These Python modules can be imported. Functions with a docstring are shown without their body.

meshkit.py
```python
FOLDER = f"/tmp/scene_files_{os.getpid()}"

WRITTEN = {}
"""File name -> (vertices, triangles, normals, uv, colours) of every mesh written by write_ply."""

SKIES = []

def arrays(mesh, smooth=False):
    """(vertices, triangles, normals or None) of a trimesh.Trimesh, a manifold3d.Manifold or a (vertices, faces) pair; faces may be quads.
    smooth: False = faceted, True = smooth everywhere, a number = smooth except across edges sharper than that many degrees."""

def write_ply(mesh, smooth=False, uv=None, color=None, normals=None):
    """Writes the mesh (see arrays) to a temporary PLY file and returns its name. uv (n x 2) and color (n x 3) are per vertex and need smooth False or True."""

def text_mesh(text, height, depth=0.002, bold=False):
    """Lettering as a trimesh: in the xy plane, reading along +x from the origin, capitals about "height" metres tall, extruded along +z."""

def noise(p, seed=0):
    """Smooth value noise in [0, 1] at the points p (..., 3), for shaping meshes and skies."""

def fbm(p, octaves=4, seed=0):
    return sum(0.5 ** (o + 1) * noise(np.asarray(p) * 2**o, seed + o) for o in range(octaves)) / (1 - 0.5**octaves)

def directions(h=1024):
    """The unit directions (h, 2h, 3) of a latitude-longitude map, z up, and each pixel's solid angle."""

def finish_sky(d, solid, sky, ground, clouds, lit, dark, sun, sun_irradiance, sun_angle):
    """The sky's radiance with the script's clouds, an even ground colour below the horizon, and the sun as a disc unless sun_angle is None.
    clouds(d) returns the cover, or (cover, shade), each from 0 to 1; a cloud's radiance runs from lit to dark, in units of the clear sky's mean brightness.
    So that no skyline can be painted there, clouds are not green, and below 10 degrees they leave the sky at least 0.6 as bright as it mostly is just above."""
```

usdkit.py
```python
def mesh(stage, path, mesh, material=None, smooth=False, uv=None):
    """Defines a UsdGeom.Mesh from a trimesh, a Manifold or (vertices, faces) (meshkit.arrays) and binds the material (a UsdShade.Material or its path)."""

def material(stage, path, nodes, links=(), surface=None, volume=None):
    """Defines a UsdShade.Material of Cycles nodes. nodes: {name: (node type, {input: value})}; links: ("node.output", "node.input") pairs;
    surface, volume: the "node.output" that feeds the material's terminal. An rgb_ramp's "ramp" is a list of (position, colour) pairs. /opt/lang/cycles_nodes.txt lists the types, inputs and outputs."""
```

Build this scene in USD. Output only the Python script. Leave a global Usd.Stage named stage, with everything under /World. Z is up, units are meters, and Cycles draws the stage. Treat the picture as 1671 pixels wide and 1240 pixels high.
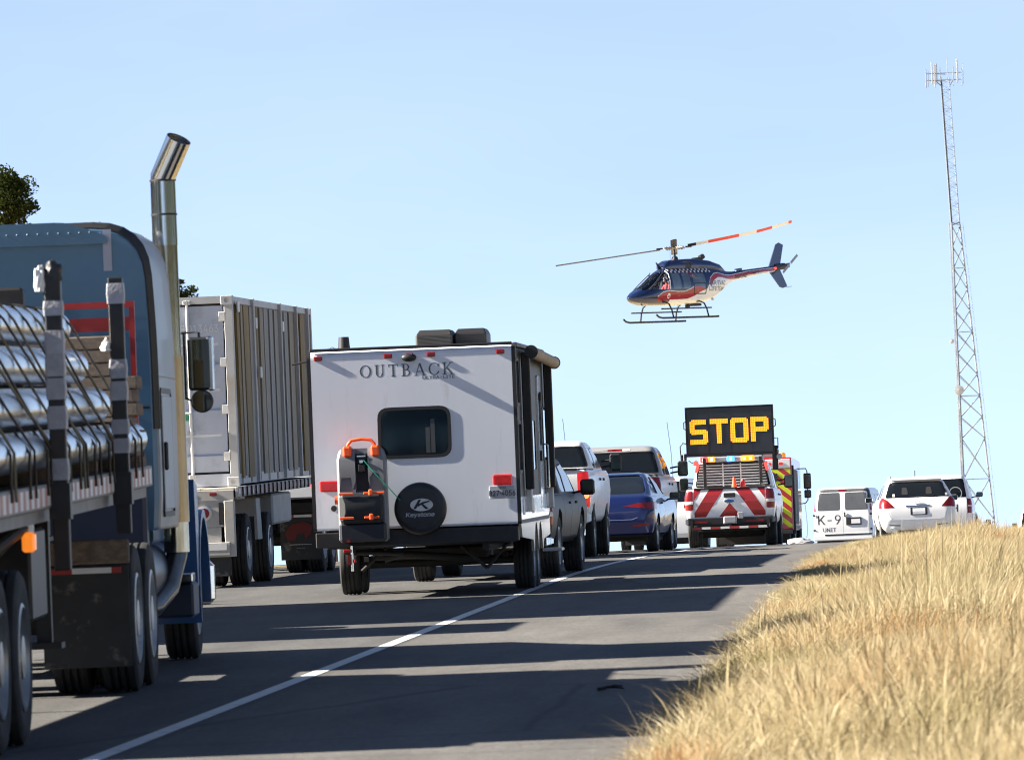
import math, random
import numpy as np, trimesh, manifold3d as m3
import meshkit, usdkit
from pxr import Usd, UsdGeom, UsdLux, UsdShade, Gf, Sdf, Vt

stage = Usd.Stage.CreateInMemory()
UsdGeom.SetStageUpAxis(stage, 'Z'); UsdGeom.SetStageMetersPerUnit(stage, 1.0)
UsdGeom.Xform.Define(stage, '/World'); UsdGeom.Scope.Define(stage, '/World/Looks')
PI = math.pi

# ------------------------------------------------------------------ camera, sky, sun, exposure
FPX = 10500.0 / 1671.0                       # focal length in picture widths: a long telephoto
YAW, PIT, ROLL = math.atan(614.5 / 10500), math.atan(328 / 10500), math.radians(2.2)
cam = UsdGeom.Camera.Define(stage, '/World/camera')
fw = np.array([-math.sin(YAW) * math.cos(PIT), math.cos(YAW) * math.cos(PIT), math.sin(PIT)])
r0 = np.array([math.cos(YAW), math.sin(YAW), 0.0]); u0 = np.cross(r0, fw)
cr = r0 * math.cos(ROLL) - u0 * math.sin(ROLL); cu = u0 * math.cos(ROLL) + r0 * math.sin(ROLL)
M = np.eye(4); M[0, :3], M[1, :3], M[2, :3] = cr, cu, -fw
cam.AddTransformOp().Set(Gf.Matrix4d(*M.ravel().tolist()))
cam.CreateHorizontalApertureAttr(36.0); cam.CreateFocalLengthAttr(36.0 * FPX)
cam.CreateFStopAttr(11.0); cam.CreateFocusDistanceAttr(112.0); cam.CreateClippingRangeAttr(Gf.Vec2f(0.5, 20000))
cam.CreateExposureAttr(2.06)
SUN = np.array([-1.0, -0.065, 0.56]); SUN /= np.linalg.norm(SUN)
SKY_STRENGTH, SUN_INTENSITY = 0.05, 1.25
usdkit.material(stage, '/World/Looks/sky', {
    'sky': ('sky_texture', {'sky_type': 'single_scattering', 'sun_disc': False, 'sun_elevation': math.asin(SUN[2]), 'sun_rotation': math.atan2(SUN[0], SUN[1]),
                            'altitude': 300.0, 'air_density': 0.42, 'aerosol_density': 0.12, 'ozone_density': 1.2}),
    'tc': ('texture_coordinate', {}), 'lift': ('vector_math', {'math_type': 'add', 'vector2': (0.0, 0.0, 0.055)}), 'unit': ('vector_math', {'math_type': 'normalize'}), 'map': ('mapping', {'mapping_type': 'point', 'scale': (2.0, 2.0, 9.0)}),
    'n': ('noise_texture', {'scale': 2.3, 'detail': 6.0, 'roughness': 0.55, 'distortion': 0.4}),
    'mr': ('map_range', {'from_min': 0.42, 'from_max': 0.80, 'to_min': 0.0, 'to_max': 0.09, 'clamp': True}),
    'sep': ('separate_xyz', {}), 'hz': ('map_range', {'range_type': 'smoothstep', 'from_min': 0.0, 'from_max': 0.30, 'to_min': 0.235, 'to_max': 0.0, 'clamp': True}), 'fs': ('math', {'math_type': 'add'}), 'mix': ('mix', {'color2': (7.1, 8.1, 9.2)}), 'bg': ('background_shader', {'strength': SKY_STRENGTH})},
    [('tc.generated', 'lift.vector1'), ('lift.vector', 'unit.vector1'), ('unit.vector', 'sky.vector'), ('tc.generated', 'map.vector'), ('map.vector', 'n.vector'), ('n.fac', 'mr.value'), ('tc.generated', 'sep.vector'), ('sep.z', 'hz.value'), ('hz.result', 'fs.value1'), ('mr.result', 'fs.value2'), ('fs.value', 'mix.fac'), ('sky.color', 'mix.color1'), ('mix.color', 'bg.color')], surface='bg.background')
dome = UsdLux.DomeLight.Define(stage, '/World/sky'); dome.CreateIntensityAttr(1.0)
UsdShade.MaterialBindingAPI.Apply(dome.GetPrim()).Bind(UsdShade.Material.Get(stage, '/World/Looks/sky'))
dome.GetPrim().SetCustomDataByKey('kind', 'structure')
sun = UsdLux.DistantLight.Define(stage, '/World/sun'); sun.CreateNormalizeAttr(True); sun.CreateIntensityAttr(SUN_INTENSITY); sun.CreateAngleAttr(0.5)
sun.CreateColorAttr(Gf.Vec3f(1.0, 0.93, 0.82))
z_ = SUN; x_ = np.cross([0, 0, 1.0], z_); x_ /= np.linalg.norm(x_); y_ = np.cross(z_, x_)
Ms = np.eye(4); Ms[0, :3], Ms[1, :3], Ms[2, :3] = x_, y_, z_
sun.AddTransformOp().Set(Gf.Matrix4d(*Ms.ravel().tolist()))

# ------------------------------------------------------------------ helpers
def tri(m):
    v, f, _ = meshkit.arrays(m); return trimesh.Trimesh(v, f, process=False)
def J(*ms): return trimesh.util.concatenate([tri(m) for m in ms])
def hull(p): return m3.Manifold.hull_points(np.asarray(p, float))
def box(x0, x1, y0, y1, z0, z1, c=0.0):
    p = []
    for a in ([(0, 0, 0)] if c <= 0 else [(0, c, c), (c, 0, c), (c, c, 0)]):
        p += [(x, y, z) for x in (x0 + a[0], x1 - a[0]) for y in (y0 + a[1], y1 - a[1]) for z in (z0 + a[2], z1 - a[2])]
    return hull(p)
def frame_(d):
    d = np.asarray(d, float); d = d / np.linalg.norm(d); a = np.cross(d, [0, 0, 1.0] if abs(d[2]) < 0.9 else [1.0, 0, 0]); a /= np.linalg.norm(a)
    return d, a, np.cross(d, a)
def cyl(p0, p1, r0, r1=None, n=14):
    p0, p1 = np.asarray(p0, float), np.asarray(p1, float); _, a, b = frame_(p1 - p0); r1 = r0 if r1 is None else r1
    t = np.arange(n) * 2 * PI / n; ring = np.outer(np.cos(t), a) + np.outer(np.sin(t), b)
    return hull(np.vstack([p0 + ring * r0, p1 + ring * max(r1, 1e-4)]))
def rings(R):
    """closed tube from a list of rings of equal length"""
    n = len(R[0]); v = np.vstack(list(R) + [np.mean(R[0], 0)[None], np.mean(R[-1], 0)[None]]); f = []
    i = np.arange(n); j = (i + 1) % n
    for k in range(len(R) - 1):
        a, b = k * n, (k + 1) * n
        f += np.stack([a + i, a + j, b + j], 1).tolist() + np.stack([a + i, b + j, b + i], 1).tolist()
    s, e = len(R) * n, len(R) * n + 1; l = (len(R) - 1) * n
    f += np.stack([np.full(n, s), j, i], 1).tolist() + np.stack([np.full(n, e), l + i, l + j], 1).tolist()
    v, f = np.asarray(v, float), np.asarray(f)
    if np.einsum('ij,ij->i', v[f[:, 0]], np.cross(v[f[:, 1]], v[f[:, 2]])).sum() < 0: f = f[:, ::-1]
    return v, f
def solid(vf): return m3.Manifold(m3.Mesh(np.asarray(vf[0], np.float32), np.asarray(vf[1], np.uint32)))
def tube(path, r, n=8):
    P = np.asarray(path, float); r = np.broadcast_to(r, len(P)); R = []; a = None
    for k in range(len(P)):
        d = P[min(k + 1, len(P) - 1)] - P[max(k - 1, 0)]; d = d / np.linalg.norm(d)
        if a is None: _, a, b = frame_(d)
        else: a = a - d * (a @ d); a /= np.linalg.norm(a); b = np.cross(d, a)
        t = np.arange(n) * 2 * PI / n; R.append(P[k] + (np.outer(np.cos(t), a) + np.outer(np.sin(t), b)) * r[k])
    return rings(R)
def lathe(prof, c, axis='x', n=28):
    """closed profile [(radius, along axis)], revolved"""
    prof = np.asarray(prof, float); t = np.arange(n) * 2 * PI / n; ct, st = np.cos(t)[:, None], np.sin(t)[:, None]
    ra, al = prof[:, 0], np.tile(prof[:, 1], (n, 1))
    V = {'x': np.stack([al, ra * ct, ra * st], 2), 'y': np.stack([ra * ct, al, ra * st], 2), 'z': np.stack([ra * ct, ra * st, al], 2)}[axis] + np.asarray(c, float)
    m = len(prof); v = V.reshape(-1, 3); f = []
    for i in range(n):
        for k in range(m):
            a, b, cc, d = i * m + k, i * m + (k + 1) % m, ((i + 1) % n) * m + (k + 1) % m, ((i + 1) % n) * m + k
            f += [(a, b, cc), (a, cc, d)]
    f = np.asarray(f)
    if np.einsum('ij,ij->i', v[f[:, 0]], np.cross(v[f[:, 1]], v[f[:, 2]])).sum() < 0: f = f[:, ::-1]
    return v, f
def prism(poly, axis, a, b):
    """polygon extruded: axis y: (x,z); axis x: (y,z); axis z: (x,y)"""
    m = m3.CrossSection([np.asarray(poly, float)], m3.FillRule.NonZero).extrude(b - a).translate([0, 0, a])
    T_ = {'y': [[1, 0, 0, 0], [0, 0, 1, 0], [0, 1, 0, 0]], 'x': [[0, 0, 1, 0], [1, 0, 0, 0], [0, 1, 0, 0]], 'z': [[1, 0, 0, 0], [0, 1, 0, 0], [0, 0, 1, 0]]}[axis]
    return m.transform(np.asarray(T_, float))
def ccw(p):
    p = np.asarray(p, float); x, y = p.T
    return p if (x * np.roll(y, -1) - y * np.roll(x, -1)).sum() > 0 else p[::-1]
def rpoly(pts, r=0.05, k=5):
    """polygon with rounded corners; pts (u,v) or (u,v,r)"""
    P = [(p[0], p[1], p[2] if len(p) > 2 else r) for p in pts]; out = []
    for i, (u, v, rr) in enumerate(P):
        a, b, c = np.array(P[i - 1][:2]), np.array([u, v]), np.array(P[(i + 1) % len(P)][:2])
        la, lc = np.linalg.norm(a - b), np.linalg.norm(c - b); q = min(rr, la * .48, lc * .48)
        A, C = b + (a - b) / la * q, b + (c - b) / lc * q
        for t in np.linspace(0, 1, k): out.append((1 - t) ** 2 * A + 2 * t * (1 - t) * b + t * t * C)
    return ccw(out)
def rect(u0, u1, v0, v1, r=0.0, k=5): return rpoly([(u0, v0), (u1, v0), (u1, v1), (u0, v1)], r, k) if r else ccw([(u0, v0), (u1, v0), (u1, v1), (u0, v1)])
def pr(poly, axis, a, b): return prism(ccw(poly), axis, a, b)
def stack(L, d=0.0, k=6):
    """solid of rounded rectangles in plan, one per level (z, y rear, y front, half width, corner radius)"""
    R = []
    for (z, yr, yf, hw, r) in L:
        p = rpoly([(-hw - d, yr - d), (hw + d, yr - d), (hw + d, yf + d), (-hw - d, yf + d)], r + d, k); R.append(np.c_[p, np.full(len(p), z)])
    R[0][:, 2] -= d; R[-1][:, 2] += d
    return solid(rings(R))
def loft(S, d=0.0, k=4):
    """solid of sections along y: (y, [(x,z,r) of the right half, bottom to top])"""
    R = []
    for y, half in S:
        h = [(p[0] + (d if p[0] > 1e-6 else 0), p[1], p[2] if len(p) > 2 else 0.05) for p in half]
        zc = (h[0][1] + h[-1][1]) / 2; h = [(x, z + (d if z > zc else -d), r) for x, z, r in h]
        p = rpoly(h + [(-x, z, r) for x, z, r in h[::-1]], .05, k); R.append(np.c_[p[:, 0], np.full(len(p), y), p[:, 1]])
    return solid(rings(R))
def text(s, h, bold=False, spread=1.0): 
    m = meshkit.text_mesh(s, h, 0.004, bold); m.vertices[:, 0] *= spread; c = (m.bounds[0] + m.bounds[1]) / 2; m.vertices[:, :2] -= c[:2]; return m
def on_back(skin, par, name, m, s, h, x, z, bold=False, spread=1.0):
    tm = text(s, h, bold, spread); tm.vertices[:, 2] = tm.vertices[:, 2] * 300 - .6; tm = face(tm, 'back', (x, 0, z)); out_ = []
    for g in tm.split(only_watertight=False):
        q = skin ^ solid((g.vertices, g.faces))
        if not q.is_empty(): out_.append(q)
    return part(par, name, J(*out_), m)
def face(m, where, at):
    """flat mesh (x,y,z up out) put on a wall: where back = facing -y, right = facing +x, left = facing -x"""
    v = np.array(m.vertices); w = {'back': np.c_[v[:, 0], -v[:, 2], v[:, 1]], 'right': np.c_[v[:, 2], v[:, 0], v[:, 1]], 'left': np.c_[-v[:, 2], -v[:, 0], v[:, 1]]}[where] + np.asarray(at, float)
    return trimesh.Trimesh(w, m.faces, process=False)
def rot(m, deg, axis, c=(0, 0, 0)):
    t = tri(m); t.apply_transform(trimesh.transformations.rotation_matrix(math.radians(deg), axis, c)); return t
def mv(m, x=0, y=0, z=0):
    t = tri(m); t.apply_translation([x, y, z]); return t

# materials
_mats = {}
def mat(name, base, rough=0.5, metal=0.0, coat=0.0, var=0.12, scale=3.0, bump=0.0, bscale=60.0, emit=0.0, spec=0.5, dirt=None, dscale=1.6, dlo=.5, dhi=.72, stretch=None):
    if name in _mats: return _mats[name]
    n = {'g': ('geometry', {}), 'p': ('principled_bsdf', {'roughness': rough, 'metallic': metal, 'coat_weight': coat, 'coat_roughness': 0.06, 'specular_ior_level': spec})}
    l = []; base = np.asarray(base, float); src = 'g.position'
    if stretch is not None:
        n['mp'] = ('mapping', {'mapping_type': 'point', 'scale': stretch}); l.append(('g.position', 'mp.vector')); src = 'mp.vector'
    n['n'] = ('noise_texture', {'scale': scale, 'detail': 5.0, 'roughness': 0.6}); l.append((src, 'n.vector'))
    n['r'] = ('rgb_ramp', {'ramp': [(0.3, base * (1 - var)), (0.7, np.minimum(base * (1 + var), 1))]}); l.append(('n.fac', 'r.fac')); col = 'r.color'
    if dirt is not None:
        n['dn'] = ('noise_texture', {'scale': dscale, 'detail': 6.0, 'roughness': 0.65}); l.append((src, 'dn.vector'))
        n['dm'] = ('map_range', {'from_min': dlo, 'from_max': dhi, 'to_min': 0.0, 'to_max': 0.85, 'clamp': True}); l.append(('dn.fac', 'dm.value'))
        n['dx'] = ('mix', {'color2': dirt}); l += [('dm.result', 'dx.fac'), (col, 'dx.color1')]; col = 'dx.color'
    l.append((col, 'p.base_color'))
    if emit: n['p'][1]['emission_strength'] = emit; l.append((col, 'p.emission_color'))
    if bump:
        n['bn'] = ('noise_texture', {'scale': bscale, 'detail': 3.0}); n['b'] = ('bump', {'strength': bump, 'distance': 0.01})
        l += [(src, 'bn.vector'), ('bn.fac', 'b.height'), ('b.normal', 'p.normal')]
    _mats[name] = usdkit.material(stage, '/World/Looks/' + name, n, l, surface='p.BSDF'); return _mats[name]
def pane_mat(name, tint, ior=1.5):
    if name in _mats: return _mats[name]
    _mats[name] = usdkit.material(stage, '/World/Looks/' + name, {'t': ('transparent_bsdf', {'color': tint}), 'g': ('glossy_bsdf', {'roughness': 0.02, 'color': (1, 1, 1)}), 'f': ('fresnel', {'IOR': ior}), 'm': ('mix_closure', {})},
        [('f.fac', 'm.fac'), ('t.BSDF', 'm.closure1'), ('g.BSDF', 'm.closure2')], surface='m.closure'); return _mats[name]
WHITE = mat('white_paint', (.82, .82, .815), .34, coat=.3, var=.03, dirt=(.52, .49, .43), dlo=.6, dhi=.95)
OFFWHITE = mat('rv_white', (.74, .77, .83), .30, coat=.35, var=.03, scale=1.0, bump=.05, bscale=1.1, dirt=(.40, .38, .35), dscale=2.2, dlo=.60, dhi=.95, stretch=(2.5, 1, .35))
SILVER = mat('silver_paint', (.36, .35, .34), .38, .30, coat=.35, var=.04)
GREY = mat('grey_paint', (.040, .035, .029), .45, .0, coat=.0, spec=.25, var=.06)
BLUECAR = mat('blue_car_paint', (.006, .014, .085), .28, .25, coat=.8, var=.05)
TRUCKBLUE = mat('truck_blue', (.058, .145, .235), .36, coat=.3, var=.10, scale=1.3, dirt=(.09, .17, .24), dlo=.5, dhi=.8)
TRUCKSIDE = mat('truck_side_panel', (.20, .22, .235), .40, .0, coat=.1, var=.06)
FENDER = mat('fender_blue', (.03, .085, .20), .33, coat=.4, var=.1)
GLASS = mat('dark_glass', (.008, .010, .012), .05, spec=.45, var=.1)
GREYGLASS = mat('grey_privacy_glass', (.10, .105, .11), .12, spec=.5, var=.1)
BLACK = mat('black_plastic', (.017, .017, .018), .5, var=.2)
DARK = mat('dark_underbody', (.018, .017, .016), .75, var=.3)
RUBBER = mat('tyre_rubber', (.021, .020, .019), .82, var=.3, dirt=(.055, .05, .043), dscale=5, dlo=.45, dhi=.8)
RIM = mat('wheel_rim', (.42, .41, .39), .38, .8, var=.15)
CHROME = mat('chrome', (.72, .71, .69), .12, 1.0, var=.03)
STACK = mat('stack_chrome', (.58, .50, .38), .14, 1.0, var=.2, scale=2.0, dirt=(.14, .085, .04), dscale=4.5, dlo=.46, dhi=.85, stretch=(1, 1, .25))
STEEL = mat('galvanised_pipe', (.62, .65, .67), .22, 1.0, var=.08, scale=9, bump=.05, bscale=40)
BLACKSTEEL = mat('black_steel', (.02, .02, .022), .45, .3, var=.25, dirt=(.05, .038, .028), dlo=.5)
REDL = mat('red_lamp', (.20, .006, .007), .25, coat=.25, var=.1)
REDON = mat('red_lamp_lit', (.40, .010, .008), .2, emit=.30, var=.25, scale=14)
REDGLOW = mat('red_glow', (1.0, .06, .05), .2, emit=.5, var=.05)
AMBERON = mat('amber_lamp_lit', (1.0, .23, .012), .3, emit=.55, var=.05)
BLUEON = mat('blue_lamp_lit', (.04, .16, 1.0), .3, emit=1.2, var=.05)
WHITEON = mat('white_lamp_lit', (1.0, .95, .85), .3, emit=1.0, var=.03)
LED = mat('led_amber', (1.0, .33, .008), .4, emit=.42, var=.12, scale=30)
REDT = mat('red_tape', (.36, .03, .03), .4, var=.1)
WHITET = mat('white_tape', (.70, .69, .66), .45, var=.08)
FADED = mat('faded_red_tape', (.50, .27, .24), .6, var=.2, scale=9)
ALU = mat('aluminium', (.60, .59, .57), .42, .6, var=.12, dirt=(.30, .25, .20), dscale=3)
TAN = mat('tan_skirt', (.42, .35, .25), .35, coat=.4, var=.06)
ORANGE = mat('orange_plastic', (.80, .10, .02), .4, var=.08)
TOTE = mat('grey_tote', (.19, .195, .21), .45, var=.1)
TOTEDARK = mat('dark_tote', (.012, .013, .016), .5, var=.15)
WOOD = mat('weathered_wood', (.17, .125, .09), .85, var=.3, scale=6, bump=.5, bscale=30, dirt=(.075, .055, .042), stretch=(3, .5, 6))
REDSTEEL = mat('red_steel', (.40, .025, .02), .45, var=.15)
NAVY = mat('navy_paint', (.006, .014, .052), .22, coat=.9, var=.06)
HRED = mat('heli_red', (.30, .018, .03), .25, coat=.8, var=.05)
HWHITE = mat('heli_white', (.78, .78, .76), .28, coat=.6, var=.03)
PLATE = mat('plate_white', (.72, .73, .75), .4, var=.03)
INK = mat('ink', (.02, .02, .022), .5, var=.05)
LETTER = mat('grey_lettering', (.10, .11, .12), .45, var=.05)
WLETTER = mat('white_lettering', (.75, .75, .75), .5, var=.04)

# scene tree
_used = {}
def unique(path):
    k = _used.get(path, 0); _used[path] = k + 1
    return path if k == 0 else f'{path}_{k:03d}'
def meta(p, label=None, cat=None, group=None, kind=None):
    for k, v in (('label', label), ('category', cat), ('group', group), ('kind', kind)):
        if v: p.SetCustomDataByKey(k, v)
    return p
def thing(name, label, cat, X, Y, Z=None, yaw=0.0, pitch=0.0, roll=0.0, group=None):
    """yaw: heading in radians right of +Y; pitch: nose up; roll: right side down"""
    p = UsdGeom.Xform.Define(stage, unique('/World/' + name))
    cy, sy, cp, sp = math.cos(yaw), math.sin(yaw), math.cos(pitch), math.sin(pitch)
    f = np.array([sy * cp, cy * cp, sp]); r = np.array([cy, -sy, 0.0]); u = np.cross(r, f)
    r, u = r * math.cos(roll) - u * math.sin(roll), u * math.cos(roll) + r * math.sin(roll)
    m = np.eye(4); m[0, :3], m[1, :3], m[2, :3], m[3, :3] = r, f, u, (X, Y, road(Y) if Z is None else Z)
    p.AddTransformOp().Set(Gf.Matrix4d(*m.ravel().tolist()))
    return meta(p.GetPrim(), label, cat, group)
def part(par, name, mesh, m, smooth=False, label=None):
    pr_ = usdkit.mesh(stage, unique(str(par.GetPath()) + '/' + name), mesh, m, smooth).GetPrim()
    return meta(pr_, label)
def solo(name, mesh, m, label, cat, group=None, smooth=False, kind=None):
    return meta(usdkit.mesh(stage, unique('/World/' + name), mesh, m, smooth).GetPrim(), label, cat, group, kind)

# ------------------------------------------------------------------ the road's shape: it climbs, then levels out over a crest while it bends right
def road(Y):
    if Y < 85: return -1.51 + .018 * Y
    if Y < 144: return .02 + .018 * (Y - 85) - .000144 * (Y - 85) ** 2
    z = .02 + .018 * 59 - .000144 * 59 ** 2
    return z + .001 * (Y - 144) if Y < 250 else z + .106 - .000012 * min(Y - 250, 300) ** 2 - .0072 * max(0, Y - 550)
def off(Y): return 0.0 if Y < 80 else (.00105 * (Y - 80) ** 2 / 2 if Y < 165 else .00105 * 85 ** 2 / 2 + .00105 * 85 * (Y - 165))
def head(Y): return 0.0 if Y < 80 else .00105 * (min(Y, 165) - 80)
def slope(Y, L=5.0): return (road(Y + L) - road(Y)) / L
LINE, EDGE, LEFT = -4.42, -1.0, -12.6
def strip(x0, x1, y0, y1, dz, step=1.0, nx=1, edge=None):
    ys = np.arange(y0, y1 + 1e-6, step); xs = np.linspace(x0, x1, nx + 1); v = []
    for y in ys:
        for i, x in enumerate(xs):
            e = edge(y) if edge is not None and i == nx else 0.0
            v.append((x + off(y) + e, y, road(y) + dz))
    n = nx + 1; f = [(a * n + i, a * n + i + 1, (a + 1) * n + i + 1, (a + 1) * n + i) for a in range(len(ys) - 1) for i in range(nx)]
    return np.array(v), np.array(f)
# ------------------------------------------------------------------ ground, road, markings
def asphalt(name, base, light):
    base, light = np.array(base), np.array(light)
    return usdkit.material(stage, '/World/Looks/' + name, {
        'g': ('geometry', {}), 'mp': ('mapping', {'mapping_type': 'point', 'scale': (1.0, .12, 1.0)}),
        'n1': ('noise_texture', {'scale': 1.3, 'detail': 5.0, 'roughness': .6}), 'n2': ('noise_texture', {'scale': 24.0, 'detail': 6.0, 'roughness': .7}),
        'v': ('voronoi_texture', {'scale': 70.0}), 'r1': ('rgb_ramp', {'ramp': [(.3, base), (.7, light)]}), 'r2': ('rgb_ramp', {'ramp': [(.28, (.5, .5, .5)), (.5, (1, 1, 1)), (.74, (1.6, 1.57, 1.52))]}),
        'x': ('mix', {'mix_type': 'multiply', 'fac': 1.0}),
        'cw': ('noise_texture', {'scale': .35, 'detail': 4.0, 'roughness': .6}), 'cv': ('voronoi_texture', {'feature': 'distance_to_edge', 'scale': .16}), 'cadd': ('mix_vector', {'fac': .18}),
        'cm': ('map_range', {'from_min': 0.0, 'from_max': .006, 'to_min': .55, 'to_max': 0.0, 'clamp': True}), 'cx': ('mix', {'color2': (.028, .026, .025)}),
        'b': ('bump', {'strength': .5, 'distance': .006}), 'p': ('principled_bsdf', {'roughness': .85, 'specular_ior_level': .35})},
        [('g.position', 'mp.vector'), ('mp.vector', 'n1.vector'), ('g.position', 'n2.vector'), ('g.position', 'v.vector'), ('n1.fac', 'r1.fac'), ('n2.fac', 'r2.fac'), ('r1.color', 'x.color1'), ('r2.color', 'x.color2'),
         ('g.position', 'cw.vector'), ('g.position', 'cadd.a'), ('cw.color', 'cadd.b'), ('cadd.result', 'cv.vector'), ('cv.distance', 'cm.value'), ('cm.result', 'cx.fac'), ('x.color', 'cx.color1'),
         ('cx.color', 'p.base_color'), ('v.distance', 'b.height'), ('b.normal', 'p.normal')], surface='p.BSDF')
ROADM = asphalt('lane_asphalt', (.058, .056, .055), (.105, .102, .097)); SHOULDM = asphalt('shoulder_asphalt', (.075, .071, .067), (.132, .125, .115))
SOIL = mat('dry_soil', (.40, .31, .17), .95, var=.35, scale=2.0, bump=.6, bscale=25, dirt=(.27, .21, .10), dscale=.7)
LINEM = mat('road_line_white', (.62, .62, .60), .6, var=.12, scale=7, dirt=(.16, .155, .15), dscale=6, dlo=.56, dhi=.70)
YELLM = mat('road_line_yellow', (.55, .34, .04), .6, var=.15, scale=6, dirt=(.15, .14, .12), dscale=5, dlo=.58, dhi=.72)
wob = lambda y: .16 * (meshkit.noise(np.array([y * .9, 3.3, 0.0])) - .5) + .22 * (meshkit.noise(np.array([y * .23, 7.7, 0.0])) - .5)
def gz(d): return -.05 - (.13 * max(0.0, d) if d < 5 else .65 + .02 * (d - 5))      # the verge falls away from the pavement
xs = [-900, -200, -60, -30, -20, -14.5, -12.5, -8, -1.6, -1.0, 0, 1, 2, 3.5, 6, 12, 30, 100, 900]
ys = list(np.arange(-30, 320, 4.0)) + [340, 380, 440, 520, 640, 800, 1000, 1500, 2500, 6000]
v = [(x + off(min(y, 400)) * (abs(x) < 100), y, road(y) + (gz(x - EDGE) if x > EDGE else (-.05 if x > LEFT else -.06 - .06 * min(LEFT - x, 8)))) for y in ys for x in xs]
n = len(xs); f = [(a * n + i, a * n + i + 1, (a + 1) * n + i + 1, (a + 1) * n + i) for a in range(len(ys) - 1) for i in range(n - 1)]
meta(usdkit.mesh(stage, '/World/ground', (v, f), SOIL, True).GetPrim(), 'dry grassy ground beside and beyond the highway', 'ground', kind='structure')
rd = usdkit.mesh(stage, '/World/road', strip(LEFT, LINE + .12, -30, 600, -.004, nx=4), ROADM, True).GetPrim(); meta(rd, 'two grey asphalt lanes climbing to a crest', 'road', kind='structure')
sh = usdkit.mesh(stage, '/World/road_shoulder', strip(LINE + .12, EDGE, -30, 600, -.004, nx=3, edge=wob, step=.5), SHOULDM, True).GetPrim(); meta(sh, 'paved shoulder between the white line and the dry grass', 'shoulder', kind='structure')
part(rd, 'edge_line', strip(LINE - .06, LINE + .06, -30, 600, .0), LINEM, True); part(rd, 'yellow_line', strip(-11.72, -11.60, -30, 600, .0), YELLM, True)
for k in range(18):
    y = 20 + 12.2 * k
    if k != 5: part(rd, 'lane_dash', strip(-8.1, -8.0, y, y + 3, .0), LINEM, True)
# small things on the pavement
rng = np.random.default_rng(5)
def on_road(x, y, dz=0.0): return (x + off(y), y, road(y) + dz)
pts = []
for k in range(12):
    a = k / 11; pts.append(on_road(-2.0 + .17 * a + .01 * math.sin(9 * a), 42.6 + .06 * math.sin(5 * a), .010 + .010 * math.sin(PI * a)))
stick = J(tube(pts, np.linspace(.014, .005, 12), 6), tube([pts[4], np.add(pts[4], (.05, -.10, .012)), np.add(pts[4], (.10, -.13, .008))], .007, 6))
solo('tyre_scrap', stick, RUBBER, 'thin dark twisted scrap of rubber lying on the shaded shoulder', 'debris', smooth=True)
for y0, x0, x1, sd in ((44.2, -4.2, -1.2, 1), (58.5, -3.1, -1.2, 2), (61.8, -4.3, -1.25, 3), (70.4, -4.3, -1.3, 4), (38.9, -4.3, -1.6, 5)):
    r_ = np.random.default_rng(sd); xs_ = np.linspace(x0, x1, 26); yy = y0 + np.cumsum(r_.normal(0, .025, 26)); w = .008 + .008 * r_.random(26)
    v_ = np.vstack([np.c_[xs_, yy - w, [road(y) + .0005 for y in yy]], np.c_[xs_, yy + w, [road(y) + .0005 for y in yy]]]); i = np.arange(25)
    part(sh, 'sealed_crack', (v_, np.stack([i, i + 1, i + 27, i + 26], 1)), mat('crack_sealant', (.018, .017, .016), .5))
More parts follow.
